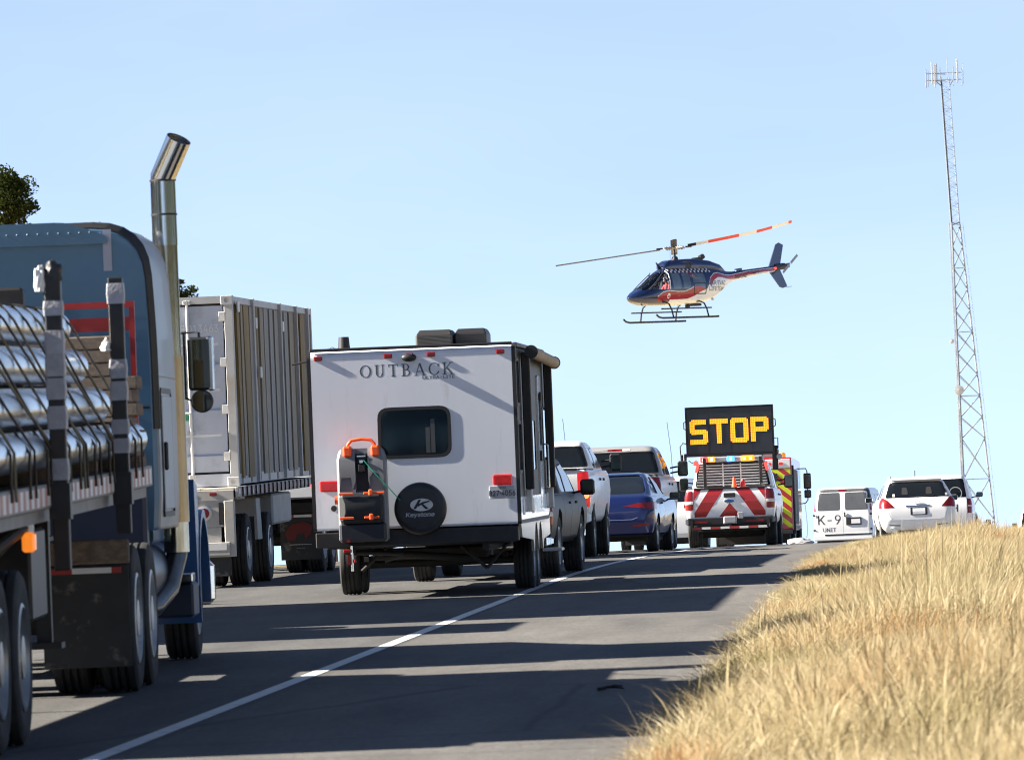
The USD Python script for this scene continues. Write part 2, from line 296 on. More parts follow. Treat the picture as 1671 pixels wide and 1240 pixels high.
def lump(c, sx, sy, sz, seed):
    s = trimesh.creation.icosphere(3); w = .55 + .9 * meshkit.fbm(s.vertices * 1.9 + seed, 3, seed)
    s.vertices *= w[:, None] * np.array([sx, sy, sz]); s.vertices[:, 2] = np.maximum(s.vertices[:, 2], -.35 * sz); s.apply_translation(np.add(c, (0, 0, .35 * sz))); return s
solo('white_bag', lump(on_road(-4.12, 142.2), .27, .16, .10, 4), mat('white_bag_cloth', (.45, .44, .43), .7, var=.1), 'crumpled white bag lying by the right rear wheel of the stop-board truck', 'bag', smooth=True)

# ------------------------------------------------------------------ wheels
def tyre_mesh(x, y, R, w, n=40):
    h = w / 2
    prof = [(R * .60, -h * .86), (R * .80, -h * 1.0), (R * .93, -h * .97), (R * .985, -h * .84), (R, -h * .66)]
    for g in (-.4, 0, .4): prof += [(R, h * (g - .08)), (R * .972, h * (g - .06)), (R * .972, h * (g + .06)), (R, h * (g + .08))]
    prof += [(R, h * .66), (R * .985, h * .84), (R * .93, h * .97), (R * .80, h * 1.0), (R * .60, h * .86)]
    return lathe(prof, (x, y, R), 'x', n)
def wheel(par, x, y, R, w, side, rim=None, holes=10, deep=False):
    """side: +1 right, -1 left"""
    t = part(par, 'wheel', tyre_mesh(x, y, R, w), RUBBER, 35); h = w / 2 * side; r = R * .62
    if deep: prof = [(r, -h * .7), (r, h * .95), (r * .93, h * 1.0), (r * .90, h * .75), (r * .80, h * .1), (r * .45, h * .25), (r * .40, h * .95), (r * .12, h * 1.0), (.002, h * 1.0), (.002, -h * .7)]
    else: prof = [(r, -h * .7), (r, h * .9), (r * .9, h * .92), (r * .85, h * .6), (r * .35, h * .72), (r * .25, h * .86), (.002, h * .88), (.002, -h * .7)]
    m = solid(lathe(prof, (x, y, R), 'x', 30))
    for k in range(holes):
        a = 2 * PI * k / holes; c = (y + r * .63 * math.cos(a), R + r * .63 * math.sin(a)); q = r * (.13 if deep else .17)
        m = m - cyl((x - w, *c), (x + w, *c), q, n=8)
    part(t, 'rim', m, rim or RIM, 35); return t

# ------------------------------------------------------------------ flatbed trailer with steel pipes, nearest on the left
FY, FYAW = 34.8, -.040
fx = lambda Y: -5.02 - .04 * (Y - 36.4) - 1.29       # its centre line
tr = thing('flatbed_trailer', 'black flatbed semi trailer loaded with shiny steel pipes, nearest on the left', 'trailer', fx(FY), FY, yaw=FYAW, pitch=slope(40))
nose = .0125                                          # the deck is a little higher at the kingpin
dk = lambda y: 1.44 + nose * y
def sheared(m):
    t = tri(m); t.vertices[:, 2] += nose * t.vertices[:, 1]; return t
TL = 12.35
part(tr, 'deck', sheared(box(-1.26, 1.26, 0, TL, 1.36, 1.44, .01)), WOOD)
for s in (1, -1):
    r_ = part(tr, 'side_rail', sheared(J(box(s * 1.26 if s > 0 else -1.30, 1.30 if s > 0 else -1.26, 0, TL, 1.31, 1.46, .008), box(s * 1.21 - .04, s * 1.21 + .04, 0, TL, 1.23, 1.31))), mat('dull_rail', (.22, .21, .20), .55, .3, var=.2))
    k = 0; y = .02
    while y < TL - .2:
        part(r_, 'reflective_tape', sheared(box(1.301 * s - .002, 1.301 * s + .002, y, y + .17, 1.33, 1.44)), FADED if k % 2 else WHITET); y += .172; k += 1
for x in (-.5, .5): part(tr, 'frame_beam', sheared(J(box(x - .06, x + .06, .1, TL - .3, .98, 1.36), box(x - .1, x + .1, .1, TL - .3, .95, .98))), BLACKSTEEL)
for k in range(14): part(tr, 'cross_member', sheared(box(-1.2, 1.2, .4 + .9 * k, .48 + .9 * k, 1.22, 1.355)), BLACKSTEEL)
part(tr, 'tool_box', sheared(box(.55, 1.15, 4.2, 5.2, .62, 1.18, .02)), BLACKSTEEL)
part(tr, 'landing_gear', J(*[box(s * .9 - .05, s * .9 + .05, 7.6, 7.7, .45, 1.3) for s in (-1, 1)], *[box(s * .9 - .12, s * .9 + .12, 7.52, 7.78, .42, .46) for s in (-1, 1)], cyl((-.9, 7.65, .9), (.9, 7.65, .9), .03)), BLACKSTEEL)
part(tr, 'brace', J(cyl((1.0, 5.6, 1.3), (.55, 7.4, .95), .05), cyl((1.15, 3.6, 1.25), (.6, 2.4, .8), .05), cyl((1.1, 4.0, 1.25), (.62, 3.2, .75), .05)), BLACKSTEEL)
mk = part(tr, 'side_marker_lamp', sheared(box(1.16, 1.24, 3.55, 3.66, 1.06, 1.18, .015)), mat('amber_lamp', (.85, .22, .02), .25, coat=.7, emit=.25)); part(mk, 'bracket', sheared(box(1.14, 1.2, 3.6, 3.95, 1.16, 1.24)), ALU)
part(tr, 'rear_beam', box(-1.25, 1.25, -.08, 0, 1.05, 1.42, .01), BLACKSTEEL); part(tr, 'bumper_bar', J(box(-1.15, 1.15, -.02, .08, .48, .6), *[box(x - .05, x + .05, 0, .08, .55, 1.1) for x in (-.7, .7)]), BLACKSTEEL)
for y in (1.05, 2.35):
    part(tr, 'axle', cyl((-.95, y, .51), (.95, y, .51), .07), DARK)
    for s in (1, -1):
        wheel(tr, s * 1.135, y, .51, .27, s, deep=True); wheel(tr, s * .80, y, .51, .27, s, deep=True, holes=0)
    part(tr, 'suspension', J(*[box(s * .5 - .06, s * .5 + .06, y - .3, y + .3, .5, .98) for s in (1, -1)]), DARK)
# stakes in the rail pockets, wrapped with tape
for k, (y, z1) in enumerate([(38.9 - FY, 2.80), (43.7 - FY, 2.90)]):
    x = 1.355; st = part(tr, 'stake', box(x - .05, x + .05, y - .05, y + .05, .98 if k == 0 else 1.15, z1, .008), BLACKSTEEL)
    part(tr, 'stake_pocket', sheared(box(x - .065, x + .065, y - .08, y + .08, 1.24 - .0, 1.46)), BLACKSTEEL)
    bands = ([(2.62, 2.53), (2.44, 2.30), (2.30, 2.16), (2.15, 2.02), (1.98, 1.84), (1.66, 1.53), (1.50, 1.33)] if k == 0 else [(2.86, 2.72), (2.34, 2.21), (2.19, 2.06), (1.93, 1.83), (1.80, 1.70), (1.50, 1.41)])
    for a, b in bands: part(st, 'tape_wrap', mv(tri(stack([(b, y - .057, y + .057, .057, .012), ((a + b) / 2, y - .062, y + .06, .061, .012), (a, y - .056, y + .056, .056, .012)])), x), mat('grey_tape', (.34, .34, .37), .5, var=.12, scale=12, bump=.6, bscale=30), 30)
    part(st, 'loose_tape', mv(lump((0, 0, 0), .035, .06, .12 if k == 0 else .06, 8 + k), x - .075, y - .02, z1 - .12 if k == 0 else z1 - .5), WHITET, 40)
    if k == 0: part(st, 'stake_cap', lump((x, y, z1 - .06), .062, .062, .09, 3), BLACK, 40)
# the load: pipes lie on dunnage in four layers
D = .242; LAYN = ['bottom', 'second', 'third', 'top']; ORD = ['first', 'second', 'third', 'fourth', 'fifth', 'sixth', 'seventh', 'eighth', 'ninth', 'tenth', 'eleventh', 'twelfth']
def to_world(p, Xc=None):
    p = np.asarray(p, float); cy, sy, sp = math.cos(FYAW), math.sin(FYAW), slope(40)
    f = np.array([sy, cy, sp]); r = np.array([cy, -sy, 0.0]); u = np.cross(r, f); o = np.array([fx(FY), FY, road(FY)])
    return o + p[:, :1] * r + p[:, 1:2] * f + p[:, 2:3] * u
ends = [12.0, 9.9, 9.1, 8.7]; outer = [1.18, 1.10, 1.02, .94]
places = ['outer right pipe of the bottom layer', 'outer right pipe of the second layer', 'outer right pipe of the third layer', 'outer right pipe of the top layer']
for lay in range(4):
    for i in range(9):
        x = outer[lay] - i * (.262 if lay == 0 else .245); e = ends[lay] - (.05 * ((i * 7 + lay * 3) % 4)); zc = dk(0) + .10 + D / 2 + lay * (D + .022)
        ring = [(R, yy) for R, yy in ((D / 2, .35), (D / 2, e), (D / 2 - .008, e), (D / 2 - .008, .35))]
        m = tri(lathe(ring, (x, 0, 0), 'y', 28)); m.vertices[:, 2] += zc + nose * m.vertices[:, 1]; m.vertices = to_world(m.vertices)
        if i == 0: lb, g = f'shiny galvanised steel pipe, {places[lay]} on the near flatbed', None
        else: lb, g = f"galvanised steel pipe, {ORD[i]} from the right in the {LAYN[lay]} layer of the flatbed load", 'inner pipes of the flatbed load'
        solo('steel_pipe', m, STEEL, lb, 'pipe', g, smooth=40)
for lay in range(4):
    for k, y in enumerate((1.6, 5.2, 8.6)):
        z0 = dk(y) + (.0 if lay == 0 else .10 + lay * (D + .022) - .022); h = .10 if lay == 0 else .022
        m = box(-1.15, outer[lay] + .03, y - .05, y + .05, z0, z0 + h - .001); t = tri(m); t.vertices = to_world(t.vertices)
        solo('dunnage_board', t, WOOD, f"weathered board across the {['rear', 'middle', 'front'][k]} of the flatbed under its {LAYN[lay]} layer of pipes", 'board', 'boards under the pipes')
# straps and chains over the load
strapm = mat('strap_webbing', (.13, .115, .07), .8, var=.3); chain = mat('chain_steel', (.06, .05, .04), .55, .6, var=.3)
for k in range(12):
    y0 = -.6 + .78 * k; y1 = y0 + 2.3 + .5 * (k % 3); lay_top = max(q for q in range(4) if ends[q] > y0 + .3)
    if y1 > 11.9: y1 = 11.5 + .03 * k
    zt_ = lambda q, y: dk(y) + .10 + D / 2 + q * (D + .022)
    xs_ = [(1.315, dk(y1) - .05, y1), (1.312, dk(y1) + .03, y1), (outer[0] + D / 2 + .012, zt_(0, y1) + .01, y1 - .03)]
    for q in range(1, lay_top + 1): xs_.append((outer[q] + D / 2 + .014, zt_(q, y0) + .02, y1 + (y0 - y1) * q / (lay_top + .55)))
    xs_ += [(outer[lay_top] + .06, zt_(lay_top, y0) + D / 2, y0 + .25), (outer[lay_top] - .05, zt_(lay_top, y0) + D / 2 + .014, y0), (0, zt_(lay_top, y0) + D / 2 + .014, y0 - .3), (-1.0, zt_(lay_top, y0) + D / 2 + .014, y0 - .3), (-1.22, zt_(lay_top, y0), y0 - .2), (-1.31, dk(y0) - .03, y0)]
    p = to_world([(a, c, b) for a, b, c in xs_])
    if k % 2: m = tri(tube(p, .0085, 6))
    else: m = J(tube(p, .007, 5), tube(p + np.array([0, .04, 0.0]), .007, 5))
    solo('load_strap', m, chain if k % 2 else strapm, f'slanting strap over the steel pipes on the near flatbed, {ORD[11 - k]} from their front end', 'strap', 'straps over the pipe load', smooth=True)
for k in range(9):
    y = 1.5 + 1.15 * k; p = to_world([(1.312, y, dk(y) - .05), (1.31, y, dk(y) + .05), (outer[0] + D / 2 + .012, y - .02, dk(y) + .10 + D / 2), (outer[0] + .05, y - .05, dk(y) + .10 + D + .012), (outer[1] - .10, y - .06, dk(y) + .10 + D + .012)])
    solo('pipe_tie', tube(p, .010, 6), chain, f'dark tie from the side rail round the bottom pipes, {ORD[8 - k]} from the front end', 'strap', 'ties round the bottom row of pipes', smooth=True)
# red rack and timber at the head of the trailer
rk = thing('red_rack', 'red steel rack standing at the front of the pipe load', 'rack', *to_world([(0, 12.25, dk(12.25))])[0], yaw=FYAW)
for x in (1.20, .62): part(rk, 'upright', box(x - .02, x + .02, -.02, .02, .02, 1.23), REDSTEEL)
part(rk, 'top_rail', box(.62, 1.22, -.025, .025, 1.19, 1.235), REDSTEEL); part(rk, 'wide_plate', box(.55, 1.22, -.015, .015, 1.02, 1.12), REDSTEEL); part(rk, 'shackle', lathe([(.035, -.012), (.055, -.012), (.055, .012), (.035, .012)], (.63, -.04, 1.22), 'y', 14), CHROME, 40)
part(rk, 'dark_block', box(.18, .42, -.2, -.05, 1.10, 1.36, .02), BLACKSTEEL); part(rk, 'low_rail', box(-.9, .62, -.02, .02, 1.06, 1.10), BLACKSTEEL)
for k in range(10):
    w = [1.28, 1.25, 1.29, 1.22, 1.27, 1.24, 1.27, 1.13, 1.15, 1.10][k]; z0 = dk(11.8) + .001 + k * .098; m = tri(box(-.3, w, 11.55, 12.1 + .05 * (k % 2), z0, z0 + .092, .008)); m.vertices = to_world(m.vertices)
    pos = ['lowest', 'second', 'third', 'fourth', 'fifth', 'sixth', 'seventh', 'eighth', 'ninth', 'topmost'][k]
    solo('timber_beam', m, WOOD, f'{pos} beam of the brown timber stack between pipes and blue cab', 'beam', 'timber stacked behind the blue cab')

# ------------------------------------------------------------------ blue tractor unit
def tractor(name, label, X, Y, yaw, pitch, cabm, sidem, fenderm, near=True):
    """Y: rear of the frame; drive axles at 1.0 and 2.3; cab back at 4.3; steer axle at 8.75"""
    t = thing(name, label, 'truck', X, Y, yaw=yaw, pitch=pitch)
    for x in (-.42, .42): part(t, 'frame_rail', box(x - .05, x + .05, 0, 10.2, .72, .98), BLACKSTEEL)
    part(t, 'fifth_wheel', J(box(-.5, .5, .9, 2.0, 1.0, 1.16, .04), pr([(-.5, .6), (.5, .6), (.12, 1.0), (-.12, 1.0)], 'z', 1.0, 1.12)), BLACKSTEEL)
    for y in (1.0, 2.35):
        part(t, 'axle', cyl((-1.0, y, .525), (1.0, y, .525), .1), DARK); part(t, 'differential', mv(trimesh.creation.icosphere(2, .22), 0, y, .525), DARK, True)
        for s in (1, -1):
            wheel(t, s * 1.12, y, .525, .27, s, ALU, deep=True); wheel(t, s * .78, y, .525, .27, s, deep=True, holes=0)
    part(t, 'suspension', J(*[box(s * .42 - .05, s * .42 + .05, .5, 2.9, .62, .72) for s in (1, -1)], *[cyl((s * .42, y, .7), (s * .42, y, .98), .13) for s in (1, -1) for y in (.6, 2.0)]), DARK)
    for s in (1, -1): part(t, 'wheel_fender', J(*[pr([(1.0 + .62 * math.cos(a), .56 + .62 * math.sin(a)) for a in np.linspace(.4, PI - .4, 9)] + [(1.0 + .60 * math.cos(a), .56 + .60 * math.sin(a)) for a in np.linspace(PI - .4, .4, 9)], 'x', s * .95 - .3, s * .95 + .3)]) if not near else box(s * .4 - .1, s * .4 + .1, .2, .3, .75, 1.0), BLACKSTEEL)
    for s in (1, -1):
        fl = part(t, 'mud_flap', box(s * .94 - .31 if s > 0 else -1.25, s * .94 + .31 if s > 0 else -.63, .22, .24, .20, .92, .004), mat('mud_flap_rubber', (.03, .03, .029), .75, var=.2, dirt=(.15, .135, .11), dscale=3.6, dlo=.575, dhi=.66))
        part(fl, 'red_strip', box(s * .94 - .28, s * .94 - .09, .212, .2195, .865, .905), REDT); part(fl, 'red_strip', box(s * .94 + .19, s * .94 + .26, .212, .2195, .865, .905), REDT); part(fl, 'white_strip', box(s * .94 - .09, s * .94 + .19, .212, .2195, .865, .905), WHITET)
        part(fl, 'hanger', box(s * .94 - .32, s * .94 + .32, .2, .27, .93, 1.10, .01), WOOD if near else BLACKSTEEL)
    # sleeper cab with a rolled rear edge
    hw, z0, z1 = 1.20, 1.12, 3.50
    sec = lambda w, b, tp, r: [(w * .985, b, .03), (w, b + .25, .1), (w, tp - .9, .3), (w * .965, tp, r)]
    cabS = [(4.30, sec(hw - .05, z0, z1 - .05, .40)), (4.36, sec(hw, z0, z1, .42)), (6.3, sec(hw, z0, z1 + .02, .42)), (6.42, sec(hw - .04, z0, z1, .40))]
    cab = loft(cabS, 0, 7)
    back = cab ^ box(-2, 2, 4.2, 4.34, 0, 4); shell = cab - box(-2, 2, 4.2, 4.34, 0, 4)
    side_cut = box(hw - .16, 2, 4.6, 7.2, z0 - .1, z1 - .55)
    cab2S = [(6.40, sec(.98, 1.0, 3.0, .3)), (7.7, sec(.98, 1.0, 3.0, .3)), (8.05, sec(.94, 1.0, 2.75, .3)), (8.2, sec(.92, 1.0, 2.3, .25))]
    win = pr(rpoly([(7.0, 1.95), (7.9, 1.95), (7.7, 2.62), (7.0, 2.62)], .06), 'x', .7, 2)
    cab2 = loft(cab2S, 0, 6) - win - box(.97, 2, 6.88, 6.895, 1.05, 2.8)
    gro = J(box(hw - .02, 2, 5.95, 5.97, z0, z1 - .2))
    body = shell - box(hw - .012, 2, 4.30, 6.9, 2.30, 2.312)
    part(t, 'cab_back', back, cabm, 30); part(t, 'sleeper_cab', body, sidem, 30); part(t, 'cab', cab2, cabm, 30); part(t, 'door_window', loft(cab2S, -.012, 6) ^ win, GLASS, 30); part(t, 'door_handle', box(.97, 1.01, 6.98, 7.12, 1.62, 1.66, .008), CHROME)
    if near:
        rim_ = (loft(cabS, .012, 7) - loft(cabS, -.05, 7)) ^ box(-2, 2, 4.31, 4.36, 1.9, 4); part(t, 'rear_edge_trim', rim_, BLACK, 30)
        part(t, 'roof_lip', loft([(y, [(w, z1 - .16, .02), (w, z1 - .1, .05), (w - .3, z1 + .015, .1)]) for y, w in ((4.262, .86), (4.30, .86))]), cabm)
        for k in range(22): part(t, 'rivet', mv(trimesh.creation.icosphere(1, .009), -.95 + .08 * k, 4.258, z1 - .07), cabm, True)
        for z in (z1 - .28, z1 - .62):
            for x in (-.42, -.36): part(t, 'rivet', mv(trimesh.creation.icosphere(1, .012), x, 4.298, z), cabm, True)
        for q in (box(.486, .815, 4.290, 4.2955, 3.385, 3.43), box(.824, .89, 4.2892, 4.2950, 3.13, 3.45)): part(t, 'tape_patch', q, mat('grey_patch', (.40, .42, .50), .5, var=.1))
        part(t, 'panel_seam', box(.80, 1.14, 4.288, 4.2955, 2.06, 2.075), BLACKSTEEL)
        for x in (.84, 1.04): part(t, 'bolt', mv(trimesh.creation.icosphere(1, .015), x, 4.285, 2.10), CHROME, True)
        part(t, 'back_step_box', box(-1.1, 1.1, 4.05, 4.29, .92, 1.75, .03), mat('dark_blue_box', (.012, .02, .045), .5))
        # luggage hatch on the sleeper side
        part(t, 'side_hatch', J(box(hw + .002, hw + .012, 4.62, 5.62, 1.28, 2.16, .004)), sidem); part(t, 'hatch_seal', J(*[box(hw - .005, hw + .009, a, b, c, d) for a, b, c, d in ((4.56, 4.6, 1.25, 2.2), (5.64, 5.68, 1.25, 2.2), (4.6, 5.64, 2.18, 2.22), (4.6, 5.64, 1.22, 1.26))]), BLACK)
        part(t, 'hatch_handle', box(hw + .01, hw + .04, 4.66, 4.72, 1.58, 1.80, .01), BLACK)
    part(t, 'windscreen', pr([(-.85, 2.32), (.85, 2.32), (.78, 2.72), (-.78, 2.72)], 'y', 8.0, 8.12), GLASS)
    part(t, 'hood', loft([(8.15, [(.92, 1.0, .05), (.93, 1.6, .1), (.80, 2.2, .25)]), (8.9, [(.80, 1.0, .05), (.82, 1.5, .1), (.70, 2.05, .25)]), (10.1, [(.62, .9, .05), (.62, 1.4, .1), (.55, 1.85, .2)])]), cabm, 30)
    part(t, 'grille', box(-.52, .52, 10.09, 10.14, .85, 1.75, .03), CHROME); part(t, 'front_bumper', box(-1.2, 1.2, 10.1, 10.35, .42, .80, .05), CHROME)
    for s in (1, -1):
        arch = [(8.75 + .66 * math.cos(a), .55 + .70 * math.sin(a)) for a in np.linspace(-.15, PI + .35, 22)]; inn = [(8.75 + .60 * math.cos(a), .55 + .63 * math.sin(a)) for a in np.linspace(PI + .35, -.15, 22)]
        part(t, 'front_fender', J(pr(arch + inn, 'x', s * .98 - .24, s * .98 + .24), pr([(7.95, .62), (8.2, .62), (8.3, 1.0), (8.22, 1.45), (7.85, 1.5), (7.9, 1.1)], 'x', s * 1.0 - .22, s * 1.0 + .21)), fenderm, 30)
        wheel(t, s * 1.02, 8.75, .525, .28, s, ALU, deep=True)
        part(t, 'headlamp', J(box(s * .78 - .18, s * .78 + .18, 10.0, 10.08, 1.1, 1.32, .04)), CHROME)
        part(t, 'fuel_tank', cyl((s * .80, 4.6, .78), (s * .80, 7.2, .78), .28, n=24), mat('tank_dark', (.03, .035, .05), .35, .2, var=.2), 40)
        part(t, 'cab_step', J(box(s * 1.0 - .22, s * 1.0 + .22, 7.2, 7.85, .38, .66, .02)), mat('dark_blue_step', (.012, .02, .04), .5)); part(t, 'step_tread', box(s * 1.06 - .15, s * 1.06 + .16, 7.17, 7.5, .665, .74, .01), CHROME)
        mx = s * 1.30
        mi = part(t, 'mirror', box(mx - .10, mx + .10, 7.82, 7.89, 2.23, 2.67, .02), BLACK); part(mi, 'mirror_glass', box(mx - .083, mx + .083, 7.812, 7.8195, 2.25, 2.65), mat('mirror_glass', (.16, .17, .17), .03, 1.0, var=.02)); part(mi, 'mirror_shell', box(mx - .11 if s < 0 else mx + .06, mx - .06 if s < 0 else mx + .115, 7.82, 7.92, 2.225, 2.675, .012), CHROME)
        part(mi, 'mirror_arm', J(tube([(s * .98, 7.85, 2.69), (mx - s * .12, 7.85, 2.71), (mx, 7.85, 2.71), (mx, 7.85, 2.1), (mx - s * .12, 7.85, 2.17), (s * .98, 7.85, 2.17)], .012, 6), tube([(mx - s * .125, 7.85, 2.71), (mx - s * .125, 7.85, 2.17)], .012, 6)), BLACK, True)
        cx = part(t, 'convex_mirror', mv(tri(lathe([(.002, -.05), (.06, -.045), (.092, -.01), (.095, .01), (.002, .01)], (0, 0, 0), 'y', 22)), mx + s * .01, 7.8, 2.14), BLACK, 40); part(cx, 'mirror_glass', lathe([(.002, .0), (.084, .0), (.084, .004), (.002, .004)], (mx + s * .01, 7.735, 2.14), 'y', 22), mat('mirror_glass', (.16, .17, .17), .03, 1.0))
    for s in ((1, -1)):
        ex, ey = s * 1.14, 6.60
        path = [(s * .60, 5.6, .50), (s * .80, 5.75, .44), (s * .98, 6.1, .50), (s * 1.08, 6.4, .64), (ex, ey, .90), (ex, ey, 1.3)]
        sp = part(t, 'exhaust_pipe', tube(path, .085, 18), mat('sooty_pipe', (.20, .19, .18), .3, .9, var=.3), 50)
        sk = part(t, 'exhaust_stack', J(cyl((ex, ey, 1.25), (ex, ey, 3.40), .099, n=26), cyl((ex, ey, .92), (ex, ey, 1.27), .103, n=26)), STACK, 40)
        part(sk, 'heat_shield', pr([(ex + (.106 + o) * math.cos(a), ey + (.106 + o) * math.sin(a)) for o, A in ((.006, np.linspace(-2.2, 1.2, 14)), (0, np.linspace(1.2, -2.2, 14))) for a in A], 'z', 1.16, 2.5), mat('heat_shield_steel', (.40, .31, .20), .24, 1.0, var=.3, scale=3.0, dirt=(.12, .075, .035), dscale=5, dlo=.45, dhi=.75, stretch=(1.5, 1, .22)), 40)
        if near:
            for z in (3.64, 3.915): part(sk, 'clamp', lathe([(.09, z - .008), (.107, z - .008), (.107, z + .008), (.09, z + .008)], (ex, ey, 0), 'z', 24), BLACKSTEEL, 40)
            part(sk, 'stack_sleeve', cyl((ex, ey, 3.39), (ex, ey, 3.92), .103, n=26), CHROME, 40)
            tip = solid(tube([(ex, ey, 3.86), (ex, ey, 3.94), (ex + s * .150, ey - .11, 4.24)], .103, 26)) - solid(tube([(ex, ey, 3.88), (ex, ey, 3.945), (ex + s * .175, ey - .128, 4.29)], .097, 26))
            part(sk, 'stack_tip', tip, CHROME, 40); part(sk, 'soot_lining', tube([(ex, ey, 3.89), (ex, ey, 3.94), (ex + s * .138, ey - .101, 4.215)], .0955, 20), INK, 40)
        else:
            part(sk, 'stack_tip', cyl((ex, ey, 3.60), (ex, ey, 3.83), .105, .085, 20), BLACK, 40)
    return t
TY = 45.0
t = tractor('tractor_unit', 'light blue long-nose tractor truck with tall chrome exhaust stack, nearest on the left', fx(TY) - .0, TY, FYAW, slope(48), TRUCKBLUE, TRUCKSIDE, FENDER)
# ------------------------------------------------------------------ container on a flatbed, in the far lane
CYr, CXc = 87.4, -10.24
ct = thing('container_trailer', 'pale flatbed trailer carrying a grey container in the far lane', 'trailer', CXc, CYr, pitch=slope(92))
DUSTY = mat('dusty_trailer', (.44, .42, .39), .6, var=.12, scale=4, dirt=(.33, .26, .18), dscale=2.5, dlo=.55, dhi=.8)
cdk = lambda y: 1.36 + .010 * y
def csh(m):
    t_ = tri(m); t_.vertices[:, 2] += .010 * t_.vertices[:, 1]; return t_
for k in range(11): part(ct, 'deck_plank', csh(box(-1.28 + .233 * k, -1.28 + .233 * k + .227, 0, 14.4, 1.32, 1.36 - .003 * (k % 2), .004)), mat('bleached_wood', (.46, .42, .35), .8, var=.2, scale=5, stretch=(3, .4, 3)))
for s in (1, -1):
    r_ = part(ct, 'side_rail', csh(box(1.288 if s > 0 else -1.33, 1.33 if s > 0 else -1.288, 0, 14.4, 1.23, 1.37, .006)), DUSTY)
    y = .05; k = 0
    while s > 0 and y < 14: part(r_, 'reflective_tape', csh(box(1.331, 1.334, y, y + .28, 1.27, 1.34)), FADED if k % 2 else WHITET); y += .30; k += 1
    if s > 0:
        for k in range(22): part(r_, 'stake_pocket', csh(box(1.334, 1.355, .5 + .62 * k, .58 + .62 * k, 1.235, 1.365)), BLACKSTEEL)
rear = part(ct, 'rear_panel', J(box(-1.27, 1.27, -.05, .0, 1.19, 1.33, .006), box(-1.1, 1.12, -.04, .0, .83, 1.19), box(-1.05, 1.08, -.035, .0, .60, .83, .01), box(-1.2, 1.2, -.03, .02, .14 + .28, .60)), DUSTY)
for s in (1, -1):
    for x in (.72, .46): 
        q = part(rear, 'tail_lamp', lathe([(.002, -.062), (.055, -.058), (.07, -.045), (.07, -.04), (.002, -.04)], (s * x + (.14 if s > 0 else -.14), 0, 1.02), 'y', 20), REDL, 40); part(q, 'lamp_ring', lathe([(.07, -.06), (.105, -.055), (.105, -.041), (.07, -.041)], (s * x + (.14 if s > 0 else -.14), 0, 1.02), 'y', 20), ALU, 40)
    part(rear, 'red_reflector', box(s * .62 - .12 - (.0 if s > 0 else 0), s * .62 + .10, -.056, -.0505, 1.25, 1.30), REDT); part(rear, 'marker_lamp', box(s * 1.0 - .06, s * 1.0 + .04, -.062, -.0505, 1.255, 1.30, .01), REDL)
    part(rear, 'side_post', box(s * 1.2 - .07, s * 1.2 + .07, -.06, .1, .42, 1.19, .01), DUSTY); part(rear, 'black_strip', box(s * 1.09 - .03, s * 1.09 + .03, -.055, -.045, .86, 1.16), BLACK)
bb = part(ct, 'bumper_bar', box(-1.2, 1.2, -.09, -.04, .44, .62, .008), DUSTY)
for k in range(8): part(bb, 'reflective_tape', box(-1.16 + .29 * k, -1.16 + .29 * k + .285, -.094, -.0905, .515, .60), WHITET if k % 2 else REDT)
part(ct, 'mud_flap', box(-1.2, 1.2, -.02, .01, .16, .44), mat('mud_flap_rubber', (.03, .03, .029), .75))
for x in (-.45, .45): part(ct, 'frame_beam', csh(box(x - .07, x + .07, .1, 14.2, .95, 1.32)), BLACKSTEEL)
for k in range(12): part(ct, 'cross_member', csh(box(-1.25, 1.25, 1 + 1.1 * k, 1.08 + 1.1 * k, 1.22, 1.318)), BLACKSTEEL)
part(ct, 'belly_box', csh(box(.85, 1.26, 5.6, 8.4, .75, 1.2, .03)), DUSTY); part(ct, 'splash_guard', J(pr([(3.15, 1.2), (3.75, 1.2), (3.95, .62), (3.3, .62)], 'x', .55, 1.25)), DUSTY)
for y in (1.9, 5.0):
    part(ct, 'axle', cyl((-.95, y, .5), (.95, y, .5), .08), DARK)
    for s in (1, -1):
        wheel(ct, s * 1.13, y, .5, .27, s, ALU, deep=True); wheel(ct, s * .8, y, .5, .27, s, deep=True, holes=0)
part(ct, 'mud_flap', box(.55, 1.25, 2.85, 2.87, .12, .95), mat('mud_flap_rubber', (.03, .03, .029), .75), label='black mud flap between the two trailer axles')
# the container
cn = thing('shipping_container', 'weathered grey steel container with lock rods and white stencilled number', 'container', CXc, CYr + 1.25, road(CYr) + slope(92) * 1.25 + cdk(1.3) + .012, pitch=slope(92) + .010)
CL, CW, CH = 12.2, 1.22, 2.63
CPAINT = mat('container_paint', (.50, .54, .62), .5, coat=.1, var=.06, scale=1.0, dirt=(.30, .31, .33), dscale=3, dlo=.52, dhi=.8, bump=.1, bscale=1.5)
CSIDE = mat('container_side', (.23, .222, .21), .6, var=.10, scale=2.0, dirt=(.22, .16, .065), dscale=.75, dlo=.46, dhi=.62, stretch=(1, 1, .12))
CFRAME = mat('container_frame', (.46, .46, .46), .5, var=.08, dirt=(.38, .33, .26), dlo=.56)
OCHRE = mat('ochre_sheet', (.24, .165, .055), .7, var=.25, scale=2, dirt=(.10, .07, .03), stretch=(1, 1, .15))
def corrug(sx):
    prof = []; n = 40; p = CL / n; dep = .04
    for k in range(n):
        y = k * p; prof += [(y + .02, CW - dep), (y + .09, CW - .004), (y + p - .10, CW - .004), (y + p - .03, CW - dep)]
    prof[0] = (.13, prof[0][1]); poly = [(x, y) for y, x in prof if .13 <= y <= CL - .13]
    m = pr(poly + [(CW - .08, CL - .13), (CW - .08, .13)], 'z', .16, CH - .10); return m
part(cn, 'side_wall', corrug(1), CSIDE)
